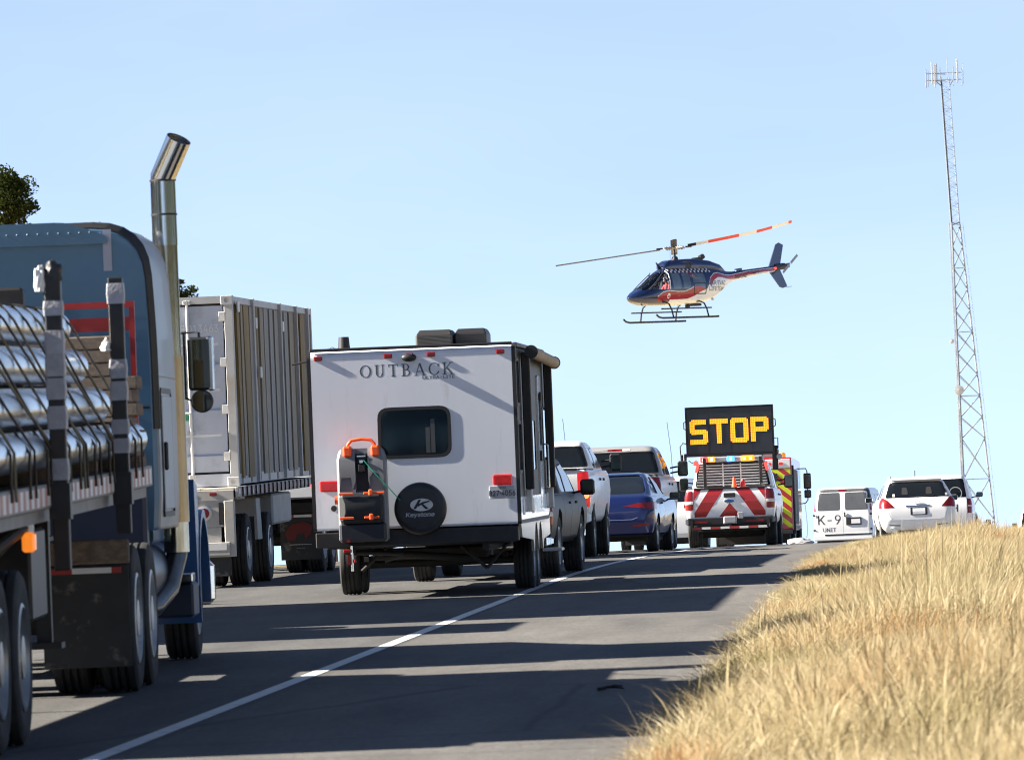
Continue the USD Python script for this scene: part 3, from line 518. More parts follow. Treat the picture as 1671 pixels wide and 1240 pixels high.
w2 = tri(corrug(1)); w2.vertices[:, 0] *= -1; w2.invert(); part(cn, 'side_wall', w2, CSIDE)
for x in (-1, 1):
    for y in (0, CL): part(cn, 'corner_post', box(x * CW - .12 if x > 0 else -CW, CW if x > 0 else -CW + .12, y - (.0 if y == 0 else .13), y + (.13 if y == 0 else 0), .0, CH, .006), CFRAME)
    part(cn, 'top_rail', box(x * CW - .06 if x > 0 else -CW, CW if x > 0 else -CW + .06, .13, CL - .13, CH - .10, CH - .01), CFRAME); part(cn, 'bottom_rail', box(x * CW - .06 if x > 0 else -CW, CW if x > 0 else -CW + .06, .13, CL - .13, .02, .16), CFRAME)
part(cn, 'roof', box(-CW + .06, CW - .06, .05, CL - .05, CH - .05, CH - .03), CFRAME); part(cn, 'front_wall', box(-CW + .12, CW - .12, CL - .06, CL - .02, .1, CH - .1), CSIDE); part(cn, 'floor', box(-CW + .06, CW - .06, .05, CL - .05, .05, .12), WOOD)
# uprights, loose sheets and lashings along the visible side
for k, y in enumerate([2.6, 6.7, 9.3, 11.2]): part(cn, 'side_post', box(CW - .02, CW + .045, y - .05, y + .05, .03, CH - .005, .006), CFRAME)
for k, (y, w) in enumerate([(.42, .30), (1.35, .75), (9.9, .80)]): part(cn, 'ochre_sheet', pr([(y, .1), (y + w, .1), (y + w * .8, CH - .12), (y - .1 if k < 2 else y, CH - .12)], 'x', CW - .01, CW + .022 + .002 * k), OCHRE)
for k, y in enumerate([.95, 2.15, 3.6, 4.3, 5.1, 5.8, 7.4, 8.2]): part(cn, 'side_sheet', pr([(y, .13), (y + .55, .13), (y + .5, CH - .12), (y + .02, CH - .12)], 'x', CW - .012, CW + .012 + .004 * (k % 3)), CSIDE)
for k, (y, z) in enumerate([(.3, 2.4), (2.75, 2.2), (6.8, 2.2), (3.2, 1.5)]): part(cn, 'lashing_tag', box(CW + .03, CW + .06, y - .05, y + .14, z, z + .16, .01), WHITET)
for k in range(9): part(cn, 'fork_slot', box(CW - .002, CW + .004, .35 + 1.3 * k, .6 + 1.3 * k, .03, .15), BLACK)
for s in (-1, 1):
    x0, x1 = (.02, CW - .14) if s > 0 else (-CW + .14, -.02)
    d = box(x0, x1, .03, .09, .20, CH - .13, .006)
    for z in (.42, 1.05, 1.68): d = d - pr([(.0, z), (.032, z + .03), (.032, z + .27), (.0, z + .30)], 'x', x0 + .16, x1 - .08).translate([0, .03 - .001, 0])
    dr = part(cn, 'door', d, CPAINT); part(dr, 'door_seal', J(*[box(a, b, .05, .088, c, e) for a, b, c, e in ((x0 - .018, x1 + .018, CH - .132, CH - .10), (x0 - .018, x1 + .018, .17, .20), (x1 - .001, x1 + .02, .2, CH - .13), (x0 - .02, x0 + .001, .2, CH - .13))]), BLACK)
    for x in ((x0 + .10, x0 + .565) if s > 0 else (x0 + .5, x1 - .1)):
        lr = part(dr, 'lock_rod', cyl((x, .0, .10), (x, .0, CH - .05), .021, n=10), WHITET, 40)
        part(dr, 'rod_cam', J(*[box(x - .05, x + .05, -.02, .03, z - .03, z + .03, .006) for z in (.14, CH - .08)], *[box(x - .035, x + .035, -.01, .03, z - .02, z + .02) for z in (.75, 1.5)]), CFRAME)
        if s > 0: part(dr, 'lock_handle', J(tube([(x, -.03, 1.02), (x - .16, -.04, 1.03), (x - .34, -.04, 1.0)], .016, 6)), WHITET, True)
    for z in (.35, 1.0, 1.65, 2.28): part(dr, 'hinge', box(s * (CW - .16) - .04, s * (CW - .16) + .07, .0, .03, z, z + .13, .008), WHITET)
part(cn, 'door_sill', box(-CW + .12, CW - .12, .0, .1, .0, .17), CPAINT); part(cn, 'door_header', box(-CW + .12, CW - .12, .0, .1, CH - .10, CH), CFRAME)
for x in (-1, 1):
    for z in (0, CH - .12): part(cn, 'corner_casting', box(x * CW - .16 if x > 0 else -CW - .004, CW + .004 if x > 0 else -CW + .16, -.012, .17, z - .006, z + .125, .008) - cyl((x * (CW - .08), -.1, z + .06), (x * (CW - .08), .05, z + .06), .035, n=10), CFRAME)
part(cn, 'sill_slot', box(-.35, .18, -.008, -.001, .03, .12), BLACK)
tx = part(cn, 'stencilled_number', J(face(text('013463 7', .105, False, .80), 'back', (.85, .024, 2.19)), face(text('USFU', .105, False, .85), 'back', (.47, .024, 2.19))), WLETTER)
part(cn, 'stencilled_weights', J(*[face(text(a, .055), 'back', (.82, .024, 1.80 - .085 * k)) for k, a in enumerate(('000 KG', '000 LB', '000 KG', '200 LB'))]), WLETTER); part(cn, 'green_sticker', box(.49, .58, .018, .0285, .92, 1.02), mat('green_sticker', (.02, .35, .16), .5)); part(cn, 'sticker_number', face(text('16', .05), 'back', (.535, .0175, .97)), INK)
# its tractor, mostly hidden
tw = tractor('tractor_unit', 'white tractor truck pulling the container, its black-tipped exhaust stack above the caravan roof', CXc, 100.3, .01, slope(104, 4), WHITE, WHITE, WHITE, near=False)
lg = part(tw, 'flap_emblem', J(prism(ccw([(.70, .62), (.80, .76), (1.0, .80), (1.14, .74), (1.12, .60), (1.02, .52), (1.0, .62), (.90, .60), (.86, .50), (.74, .50)]), 'y', .208, .2195)), mat('dull_red_print', (.13, .012, .012), .6)); part(tw, 'flap_print', J(*[face(text(a, b), 'back', (.94, .2195, z)) for a, b, z in (('~~~~~~~~', .05, .44), ('-----', .03, .38))]), WLETTER)

# ------------------------------------------------------------------ travel trailer (caravan)
RX, RY = -5.62, 75.8
rv = thing('travel_trailer', 'white travel trailer with OUTBACK lettering, spare wheel and dark rear window', 'caravan', RX, RY, pitch=slope(78), yaw=.0)
RB, RT, RL = .82, 2.96, 7.3
prof = rpoly([(0.0, RB, .03), (RL - .9, RB, .4), (RL, RB + .8, .5), (RL - .1, RT - .5, .5), (RL - .9, RT, .5), (.10, RT, .06), (0, RT - .06, .06)], .05, 6)
bodym = pr(prof, 'x', -1.19, 1.19)
winp = rect(-.40, .42, 1.665, 2.225, .12, 6)
body = bodym - pr(winp, 'y', -.2, .06)
part(rv, 'body', body, OFFWHITE)
for s in (1, -1):
    q = rpoly([(0.0, RB, .03), (RL - .9, RB, .4), (RL, RB + .8, .5), (RL - .1, RT - .5, .5), (RL - .9, RT, .5), (.10, RT, .06), (0, RT - .06, .06)], .05, 6)
    edge = pr(q, 'x', 1.192, 1.235) - pr([(u + (.045 if u < 4 else -.05), min(max(v_, RB + .045), RT - .05)) for u, v_ in q], 'x', 1.21, 1.5)
    if s < 0: e = tri(edge); e.vertices[:, 0] *= -1; e.invert(); edge = e
    part(rv, 'corner_trim', edge, BLACK)
part(rv, 'roof_edge', box(-1.2, 1.2, -.012, .03, RT - .025, RT + .012, .008), BLACK)
wf = part(rv, 'rear_window', pr(winp, 'y', .012, .05), GLASS, 30); part(wf, 'window_frame', pr(rect(-.425, .445, 1.64, 2.25, .14, 6), 'y', -.008, .02) - pr(rect(-.385, .405, 1.68, 2.21, .11, 6), 'y', -.2, .1), BLACK, 30)
part(wf, 'curtain', J(*[box(x, x + .05, .0085, .0115, 1.70, 2.0 + .1 * k) for k, x in enumerate((.14, .20))]), mat('dim_curtain', (.05, .055, .06), .5))
for x in (-1.10, -.27, -.02, .24, 1.06): part(rv, 'marker_lamp', box(x - .05, x + .05, -.022, .01, RT - .13, RT - .075, .01), REDL)
cmr = part(rv, 'rear_camera', J(hull(np.vstack([mv(trimesh.creation.icosphere(2, .05), 0, -.03, 2.83).vertices * [1.8, 1, 1] + [-.02, 0, 0]]))), BLACK, True); part(cmr, 'bracket', box(-.06, .02, -.06, 0, 2.845, 2.875, .006), CHROME)
# OUTBACK in spaced serif capitals
def serif(word, h, gap):
    def bar(x0, x1, y0, y1): return pr(rect(x0, x1, y0, y1), 'z', 0, .0015)
    def ln(a, b, w): 
        d = np.subtract(b, a); n_ = np.array([-d[1], d[0]]) / np.linalg.norm(d) * w / 2; return pr([np.add(a, n_), np.add(b, n_), np.subtract(b, n_), np.subtract(a, n_)], 'z', 0, .0015)
    def ell(cx, cy, a, b, w): t_ = np.linspace(0, 2 * PI, 28, endpoint=False); return pr(np.c_[cx + a * np.cos(t_), cy + b * np.sin(t_)], 'z', 0, .0015) - pr(np.c_[cx + (a - w) * np.cos(t_), cy + (b - w * .45) * np.sin(t_)], 'z', -1, 1)
    S, T_ = .15, .07; out = []; x = 0
    for ch in word:
        if ch == 'O': W_ = .95; g = [ell(.47, .5, .46, .51, .14)]
        elif ch == 'U': W_ = .85; g = [bar(.12, .12 + S, .3, 1), bar(.64, .64 + T_, .3, 1), (ell(.415, .32, .295, .33, .13) ^ box(-1, 2, -1, .32, -1, 1)), bar(.02, .36, .94, 1), bar(.54, .82, .94, 1)]
        elif ch == 'T': W_ = .85; g = [bar(.36, .36 + S, 0, 1), bar(.04, .83, .93, 1), bar(.26, .62, 0, .06), bar(.04, .09, .8, 1), bar(.78, .83, .8, 1)]
        elif ch == 'B': W_ = .80; g = [bar(.12, .12 + S, 0, 1), (ell(.34, .74, .32, .26, .13) ^ box(.26, 2, -1, 2, -1, 1)), (ell(.36, .27, .38, .27, .14) ^ box(.26, 2, -1, 2, -1, 1)), bar(.02, .36, .94, 1), bar(.02, .36, 0, .06)]
        elif ch == 'A': W_ = .92; g = [ln((.12, 0), (.46, 1), T_), ln((.46, 1), (.80, 0), S), bar(.22, .66, .30, .37), bar(.0, .26, 0, .06), bar(.62, .94, 0, .06)]
        elif ch == 'C': W_ = .88; g = [ell(.48, .5, .46, .51, .14) - pr([(.5, .5), (1.2, .92), (1.2, .10)], 'z', -1, 1), bar(.80, .85, .68, .95)]
        elif ch == 'K': W_ = .92; g = [bar(.12, .12 + S, 0, 1), ln((.24, .42), (.72, .98), T_), ln((.38, .56), (.82, .02), S), bar(.02, .36, .94, 1), bar(.02, .36, 0, .06), bar(.56, .9, .94, 1), bar(.66, .98, 0, .06)]
        out.append(mv(J(*g), x)); x += W_ + gap
    m = J(*out); m.vertices[:, :2] *= h; m.vertices[:, 0] *= 1.12; c = (m.bounds[0] + m.bounds[1]) / 2; m.vertices[:, :2] -= c[:2]; return m
for ch, m in zip(['lettering'], [serif('OUTBACK', .145, .24)]): m.vertices[:, 0] *= 1.12 / (m.bounds[1][0] - m.bounds[0][0]); part(rv, 'lettering', face(m, 'back', (-.05, .0006, 2.685)), LETTER, label='dark OUTBACK lettering')
part(rv, 'small_lettering', face(text('ULTRA-LITE', .034, True, 1.35), 'back', (.32, .0032, 2.585)), LETTER)
for x in (-1.02, 1.03):
    part(rv, 'tail_lamp', box(x - .115, x + .115, -.03, 0, 1.285, 1.41, .015), mat('red_lamp_running', (.34, .008, .008), .2, emit=.12, var=.3, scale=18, coat=.5)); 
pl = part(rv, 'licence_plate', box(.87, 1.17, -.022, -.012, 1.125, 1.275, .004), mat('plate_grey', (.42, .44, .48), .4, var=.05)); part(pl, 'plate_number', face(text('827\u00b74056', .062, True, .78), 'back', (1.02, -.0225, 1.19)), INK); part(pl, 'plate_state', face(text('TEXAS', .022), 'back', (1.02, -.0225, 1.254)), INK)
part(rv, 'plug_cap', lathe([(.002, -.02), (.032, -.02), (.036, 0), (.002, 0)], (-.98, 0, 1.085), 'y', 16), BLACK, 40)
part(rv, 'small_red_lamp', box(-1.25, -1.22, .02, .05, 1.34, 1.38, .006), REDGLOW); part(rv, 'antenna_stub', tube([(-1.2, .1, RT - .12), (-1.42, .1, RT - .16)], .012, 6), BLACK)
part(rv, 'rear_bumper', box(-1.2, 1.2, -.10, .06, .62, .80, .012), BLACKSTEEL); part(rv, 'underbelly', box(-1.1, 1.1, .1, RL - .6, .60, RB, .02), DARK)
part(rv, 'chassis', J(*[box(x - .04, x + .04, .0, RL + .9, .52, .70) for x in (-.8, .8)]), DARK); part(rv, 'water_tank', box(-.7, .7, 2.0, 2.6, .42, .56, .02), DARK); part(rv, 'water_tank', box(-.3, .5, 5.2, 6.2, .34, .56, .03), DARK); part(rv, 'drain_pipe', tube([(-.5, 1.2, .45), (-.3, 1.2, .5), (.6, 1.2, .42)], .045, 8), DARK, True); part(rv, 'drain_pipe', tube([(-.9, .3, .56), (-.2, .3, .52)], .03, 8), DARK, True)
part(rv, 'stabiliser', J(cyl((.45, .9, .58), (.75, .9, .30), .02), cyl((1.0, .9, .58), (.75, .9, .30), .02)), DARK); part(rv, 'stabiliser', cyl((-.45, .9, .58), (-.75, .9, .32), .02), DARK)
for y in (3.25, 4.15):
    part(rv, 'axle', cyl((-1.0, y, .36), (1.0, y, .36), .05), DARK)
    for s in (1, -1): wheel(rv, s * 1.07, y, .37, .25, s, ALU)
part(rv, 'spring', J(*[box(s * .85 - .03, s * .85 + .03, 2.8, 4.6, .40, .46) for s in (1, -1)]), DARK)
# air conditioners on the roof
for k, (x0, x1, y, h) in enumerate([(-.02, .42, 1.15, .21), (.43, .82, 1.35, .215)]):
    a = part(rv, 'air_conditioner', hull(np.vstack([tri(box(x0, x1, y, y + .85, RT + .0, RT + h - .05, .02)).vertices, tri(box(x0 + .03, x1 - .02, y + .05, y + .8, RT, RT + h, .02)).vertices])), mat('ac_shroud', (.022, .021, .02), .6, var=.15) if k == 0 else BLACK)
    for j in range(9 if k == 0 else 5): part(a, 'louvre', J(box(x0 + .02, x1 - .02, y - .012, y - .002, RT + .03 + j * (.016 if k == 0 else .03), RT + .038 + j * (.016 if k == 0 else .03))), mat('ac_louvre', (.05, .047, .043), .6) if k == 0 else mat('ac_louvre_dark', (.025, .024, .022), .6))
part(rv, 'roof_vent', box(-.6, -.25, 3.0, 3.4, RT, RT + .06, .02), BLACK)
# right side: skirt, windows, door, awning
part(rv, 'side_skirt', pr([(.08, RB + .02), (RL - .9, RB + .02), (RL - .9, .62), (4.9, .58), (4.75, .46), (2.65, .46), (2.55, .60), (.25, .66)], 'x', 1.193, 1.225) - cyl((1, 3.25, .37), (2, 3.25, .37), .44, n=24) - cyl((1, 4.15, .37), (2, 4.15, .37), .44, n=24), TAN); part(rv, 'skirt_band', box(1.1915, 1.23, .05, RL - .9, RB + .025, RB + .32, .004), mat('rv_side_white', (.76, .76, .74), .2, coat=.8, var=.03, bump=.05, bscale=2))
part(rv, 'side_panel', box(1.1905, 1.2, .06, RL - .95, RB + .33, RT - .06), mat('rv_side_gloss', (.70, .68, .64), .10, coat=1.0, var=.05, bump=.25, bscale=1.2))
for y0, y1, z0_, z1_ in ((.35, .85, 2.25, 2.75), (.35, .95, 1.45, 2.0), (3.0, 3.9, 1.45, 2.05), (5.6, 6.6, 1.6, 2.2)):
    w_ = part(rv, 'side_window', pr(rect(y0, y1, z0_, z1_, .08), 'x', 1.2, 1.213), mat('bright_window', (.05, .055, .06), .02, coat=1.0, var=.05, spec=1.0), 30); part(w_, 'window_frame', pr(rect(y0 - .035, y1 + .035, z0_ - .035, z1_ + .035, .1), 'x', 1.2, 1.222) - pr(rect(y0, y1, z0_, z1_, .08), 'x', 1, 2), BLACK, 30)
dr = part(rv, 'entry_door', pr(rect(4.55, 5.25, .95, 2.62, .08), 'x', 1.2, 1.232), mat('rv_side_white', (.76, .76, .74), .2), 30); part(dr, 'door_window', pr(rect(4.68, 5.12, 1.75, 2.4, .06), 'x', 1.2, 1.236), GLASS, 30); part(dr, 'grab_handle', tube([(1.23, 5.4, 1.2), (1.29, 5.4, 1.22), (1.29, 5.4, 1.75), (1.23, 5.4, 1.77)], .014, 6), CHROME, True); part(dr, 'latch', box(1.232, 1.26, 4.58, 4.66, 1.55, 1.68), BLACK)
for y in (1.35, 6.2): 
    aw = part(rv, 'awning_arm', box(1.225, 1.33, y - .06, y + .06, 1.22, 2.86, .012), BLACK); part(aw, 'foot', box(1.22, 1.30, y - .04, y + .04, .95, 1.22, .01), ALU)
aw = part(rv, 'awning_roll', cyl((1.36, 1.2, 2.86), (1.36, 6.35, 2.80), .072, n=20), mat('awning_cloth', (.38, .31, .22), .75, var=.15), 40)
for y in (1.2, 6.36): part(aw, 'end_cap', cyl((1.36, y - .02, 2.86 - .0116 * (y - 1.2)), (1.36, y + .02, 2.86 - .0116 * (y - 1.2)), .082, n=20), BLACK, 40)
part(rv, 'gutter', box(1.2, 1.245, .2, RL - 1.1, RT - .05, RT + .005, .008), BLACK)
for y, z in ((.5, 1.0), (1.7, 1.05), (2.5, 1.0), (5.8, 1.05)): part(rv, 'service_hatch', box(1.229, 1.238, y, y + .30, z - .08, z + .10, .004), WHITET)
for y in (2.1, 4.9): part(rv, 'porch_lamp', box(1.2, 1.26, y, y + .12, 2.3, 2.42, .015), BLACK)
part(rv, 'entry_step', box(1.22, 1.46, 4.6, 5.2, .42, .46, .008), ALU)
# spare wheel under its cover
sx, sz = .06, 1.045
sc = part(rv, 'spare_wheel_cover', lathe([(.002, -.27), (.24, -.272), (.285, -.262), (.305, -.235), (.312, -.19), (.308, -.13), (.28, -.10), (.002, -.10)], (sx, 0, sz), 'y', 44), mat('vinyl_cover', (.016, .016, .018), .38, var=.15, bump=.5, bscale=9), 50)
t_ = np.linspace(0, 2 * PI, 40, endpoint=False); part(sc, 'oval_badge', pr(np.c_[.02 + sx + .135 * np.cos(t_), sz + .045 + .074 * np.sin(t_)], 'y', -.2755, -.270), mat('badge_white', (.62, .64, .66), .4))
def stroke(pts, w): return np.vstack([np.asarray(pts) + [w[0], 0], (np.asarray(pts) + [w[1], 0])[::-1]])
kx, kz = sx + .02, sz + .045
part(sc, 'badge_letter', J(pr([(kx - .10, kz - .045), (kx - .068, kz - .048), (kx - .035, kz + .005), (kx - .005, kz + .062), (kx - .035, kz + .062), (kx - .062, kz + .015)], 'y', -.279, -.2756), pr([(kx - .06, kz + .0), (kx + .02, kz + .035), (kx + .10, kz + .05), (kx + .092, kz + .032), (kx + .01, kz + .008), (kx - .04, kz - .02)], 'y', -.2795, -.2756), pr([(kx - .02, kz + .014), (kx + .02, kz + .01), (kx + .082, kz - .048), (kx + .045, kz - .052), (kx + .005, kz - .01)], 'y', -.28, -.2756)), INK)
kt = text('Keystone', .048, True, 1.18); kt.vertices[:, 0] += .2 * kt.vertices[:, 1]; part(sc, 'cover_lettering', face(kt, 'back', (sx + .0, -.2705, sz - .075)), mat('cover_print', (.42, .46, .52), .5))
part(rv, 'spare_carrier', J(box(-.03, .15, -.12, -.04, .72, 1.1)), BLACKSTEEL)
# portable waste tank strapped to the bumper, hose bag below it
tk = thing('waste_tank', 'grey wheeled waste tank with orange carry handle strapped on the caravan bumper', 'tank', RX - .605, RY - .06, road(RY) - .02, pitch=slope(78))
tb = hull(np.vstack([tri(box(-.295, .285, -.30, -.02, .70, 1.70, .03)).vertices, tri(box(-.27, .26, -.26, -.04, .70, 1.80, .03)).vertices]))
tb = tb - box(-.075, .075, -.5, -.20, 1.28, 1.86) - hull([(x, y, z) for x, z in ((-.11, 1.32), (.11, 1.32), (-.05, 1.48), (.05, 1.48)) for y in (-.5, -.22)])
tb = tb - pr([(.09, 1.45), (.14, 1.52), (.20, 1.50), (.27, 1.30), (.10, 1.30)], 'y', -.5, -.27) - pr([(-.27, 1.30), (-.24, 1.46), (-.13, 1.46), (-.11, 1.30)], 'y', -.5, -.275)
part(tk, 'tank_body', tb, TOTE, 30); part(tk, 'valve_recess', box(-.07, .07, -.21, -.195, 1.30, 1.74), TOTEDARK); lt = part(tk, 'latch', J(box(-.055, .055, -.29, -.21, 1.62, 1.74, .012), box(-.045, .045, -.30, -.21, 1.52, 1.62, .012)), BLACK); part(lt, 'latch_clip', J(box(-.05, .05, -.305, -.29, 1.70, 1.715), box(-.02, .02, -.312, -.29, 1.63, 1.66)), CHROME)
hd = part(tk, 'carry_handle', tube([(-.17, -.16, 1.78), (-.16, -.16, 1.85), (-.12, -.16, 1.895), (0, -.16, 1.91), (.11, -.16, 1.895), (.15, -.16, 1.85), (.16, -.16, 1.78)], .020, 10), ORANGE, True)
for s in (-1, 1): part(hd, 'handle_mount', box(s * .165 - .05, s * .165 + .05, -.315, -.05, 1.70, 1.83, .02), ORANGE)
bg = part(tk, 'lower_case', hull(np.vstack([tri(box(-.27, .24, -.40, -.06, .92, 1.27, .04)).vertices, tri(box(-.25, .2, -.42, -.06, 1.0, 1.2, .05)).vertices])), TOTEDARK, 30)
part(tk, 'base_box', box(-.285, .27, -.36, 0, .70, .93, .03), mat('base_box', (.012, .013, .02), .4))
for z in (1.27, .985):
    for x0, x1 in ((-.27, -.10), (.02, .27) if z > 1.1 else (.02, .20)): part(tk, 'orange_strap', box(x0, x1, -.425, -.40, z - .014, z + .014, .006), ORANGE)
    part(tk, 'strap_buckle', mv(tri(box(.08, .13, -.44, -.40, z - .03, z + .045, .012))), ORANGE)
part(tk, 'side_grip', mv(tri(lathe([(.03, -.03), (.05, -.03), (.05, .03), (.03, .03)], (0, 0, 0), 'x', 14)), -.305, -.2, 1.20), ORANGE, 40)
part(tk, 'green_line', tube([(.03, -.31, 1.66), (.16, -.33, 1.50), (.30, -.31, 1.34), (.44, -.27, 1.17)], .006, 6), mat('green_cord', (.0, .26, .17), .5), True)
part(tk, 'red_valve', J(box(-.25, -.16, -.34, -.26, .58, .62, .01), box(-.20, -.17, -.33, -.28, .44, .56), box(-.13, -.10, -.34, -.28, .46, .50, .01), box(-.20, -.16, -.36, -.30, .70, .74)), REDL); part(tk, 'valve_rod', cyl((-.15, -.3, .66), (-.15, -.3, .36), .014), CHROME)
# ------------------------------------------------------------------ cars: a body solid and a cabin solid, cut into panels, glass and lamps
def tone(mat_, par, name, sol, poly, axis, a, b, grow=.004, smooth=30, label=None):
    return part(par, name, sol(grow) ^ pr(poly, axis, a, b), mat_, smooth, label)
def car_mirror(t, s, x, y, z, w, h, big=False, m=None):
    q = part(t, 'wing_mirror', hull(np.vstack([tri(box(x - w / 2, x + w / 2, y - .04, y + .05, z - h / 2, z + h / 2, .03)).vertices, tri(box(x - w * .4, x + w * .4, y + .05, y + .13, z - h * .4, z + h * .4, .02)).vertices])), m or BLACK, 30)
    part(q, 'mirror_glass', box(x - w * .42, x + w * .42, y - .046, y - .041, z - h * .4, z + h * .42, .002), mat('mirror_dark', (.05, .06, .06), .05, 1.0)); part(q, 'mirror_arm', J(*[tube([(x - s * .25, y + .06, z - .08 + k), (x - s * w * .3, y + .03, z - .05 + k)], .018, 6) for k in ((0, .1) if big else (0,))]), BLACK, True)
def plate_text(par, s, x, y, z, h=.06): part(par, 'plate_number', face(text(s, h, True), 'back', (x, y, z)), INK)
def pickup(name, label, X, Y, yaw, paint, sz=1.0, tail='plain', cabH=1.96, bumper=None, lit=False, mirror_big=True, W_=1.0, pitch=None, trim=None, group=None, kb=1.0, Zoff=0.0):
    t = thing(name, label, 'pickup truck', X, Y, road(Y) + Zoff, yaw=yaw, pitch=slope(Y + 1, 3.5) if pitch is None else pitch, group=group)
    k = cabH / 1.96; w = W_; Z = lambda z: z * kb if z <= 1.32 else float(np.interp(z, [1.32, 1.962], [1.32 * kb, 1.962 * k]))
    B = [(Z(.52), .20, 5.6, .90 * w, .12), (Z(.60), .08, 5.75, .955 * w, .14), (Z(.80), .03, 5.82, .99 * w, .14), (Z(1.0), .02, 5.85, 1.005 * w, .14), (Z(1.16), .03, 5.83, .995 * w, .14), (Z(1.26), .05, 5.78, .97 * w, .12), (Z(1.30), .07, 5.70, .945 * w, .10)]
    G = [(Z(1.24), 2.12, 4.95, .93 * w, .16), (Z(1.32), 2.13, 4.85, .925 * w, .16), (Z(1.60), 2.20, 4.45, .865 * w, .17), (Z(1.84), 2.30, 4.02, .785 * w, .18), (Z(1.915), 2.36, 3.90, .735 * w, .18), (Z(1.95), 2.46, 3.78, .66 * w, .18), (Z(1.962), 2.7, 3.5, .50 * w, .15)]
    body = lambda d=0.0: stack(B, d); gh = lambda d=0.0: stack(G, d)
    b = body() - box(-.80 * w, .80 * w, .10, 2.06, Z(.82), 2.0)
    for y in (1.28, 4.88):
        b = b - cyl((-1.2, y, .42), (-.72, y, .42), .49, n=26) - cyl((.72, y, .42), (1.2, y, .42), .49, n=26)
    tg = .80 * w
    b = b - box(-tg - .008, -tg + .004, -.1, .06, Z(.66), 1.5) - box(tg - .004, tg + .008, -.1, .06, Z(.66), 1.5) - box(-tg, tg, -.1, .045, Z(.655), Z(.668))
    for y in (2.085, 3.18, 4.25): b = b - box(.96 * w, 1.2, y - .006, y + .006, Z(.62), Z(1.31)) - box(-1.2, -.96 * w, y - .006, y + .006, Z(.62), Z(1.31))
    lampz = (Z(.84), Z(1.26)); lampp = rect(.815 * w, 1.2, *lampz, .03)
    if tail == 'tundra': lampp = rpoly([(.80 * w, Z(1.26), .02), (.80 * w, Z(.86), .1), (.97 * w, Z(.72), .12), (1.06 * w, Z(.80), .08), (1.06 * w, Z(.98), .08), (.965 * w, Z(1.06), .04), (1.0 * w, Z(1.27), .04)], .05)
    lp = pr(lampp, 'y', -.2, .14); lp2 = tri(lp); lp2.vertices[:, 0] *= -1; lp2.invert(); lp2 = solid((lp2.vertices, lp2.faces))
    b = b - lp - lp2
    rw = rpoly([(-.84 * w, Z(1.38), .06), (.84 * w, Z(1.38), .06), (.735 * w, Z(1.82), .07), (-.735 * w, Z(1.82), .07)]); rwp = pr(rw, 'y', 1.9, 2.45)
    sw = pr(rpoly([(2.42, Z(1.34)), (4.62, Z(1.34)), (4.10, Z(1.80)), (2.50, Z(1.80))], .08), 'x', -2, 2) - box(-2, 2, 3.14, 3.24, 1, 2.5)
    g = gh() - rwp - (sw - box(-.6, .6, 0, 6, 0, 3))
    bp = part(t, 'body', b, paint, 32); part(t, 'cab', g, paint, 32)
    rwg = part(t, 'rear_window', gh(-.006) ^ rwp, GLASS, 30); part(rwg, 'window_trim', (gh(.004) ^ (pr(rpoly([(-.86 * w, Z(1.36), .06), (.86 * w, Z(1.36), .06), (.75 * w, Z(1.84), .07), (-.75 * w, Z(1.84), .07)]), 'y', 1.9, 2.45) - rwp)) - gh(-.01), BLACK)
    part(t, 'side_window', gh(-.006) ^ (sw ^ box(0.55, 2, 0, 6, 0, 3)), GLASS, 30); part(t, 'side_window', gh(-.006) ^ (sw ^ box(-2, -.55, 0, 6, 0, 3)), GLASS, 30)
    part(t, 'windscreen', (gh(.003) ^ pr(rpoly([(-.8 * w, Z(1.38)), (.8 * w, Z(1.38)), (.7 * w, Z(1.82)), (-.7 * w, Z(1.82))], .06), 'y', 3.9, 6)) - gh(-.01), GLASS)
    part(t, 'third_brake_lamp', (gh(.006) ^ box(-.14, .14, 2.2, 2.5, Z(1.862), Z(1.90))) - gh(-.02), REDL); part(t, 'cargo_lamp', (gh(.005) ^ J_box(.15, .30, 2.2, 2.5, Z(1.865), Z(1.90))) - gh(-.02), WHITET)
    for q in (lp, lp2):
        l_ = part(t, 'tail_lamp', body(.006) ^ q, REDL if not lit else REDON, 30)
        if lit: part(l_, 'brake_light', mv(tri(lathe([(.002, -.02), (.055, -.012), (.06, 0), (.002, 0)], (0, 0, 0), 'y', 16)), (1 if q is lp else -1) * .93 * w, .035, Z(.92)), mat('brake_glow', (1, .20, .06), .3, emit=.8, var=.05), 40)
        else: part(l_, 'reverse_lamp', body(.009) ^ q ^ box(-2, 2, -1, .1, Z(.97), Z(1.04)), WHITET)
    bm = bumper or CHROME
    part(t, 'rear_bumper', hull(np.vstack([tri(box(-.95 * w, .95 * w, -.14, .10, Z(.50), Z(.66), .02)).vertices, tri(box(-1.0 * w, 1.0 * w, .02, .16, Z(.52), Z(.64), .02)).vertices])), bm, 30)
    pt = part(t, 'licence_plate', box(-.15, .15, -.15, -.141, Z(.515), Z(.645), .002), PLATE)
    hn = part(t, 'tailgate_handle', box(-.13, .13, -.0, .035, Z(1.10), Z(1.20), .012), BLACK); part(t, 'bed_cap', J(box(-.80 * w, .80 * w, .035, .10, Z(1.295), Z(1.325), .01)), trim or BLACK)
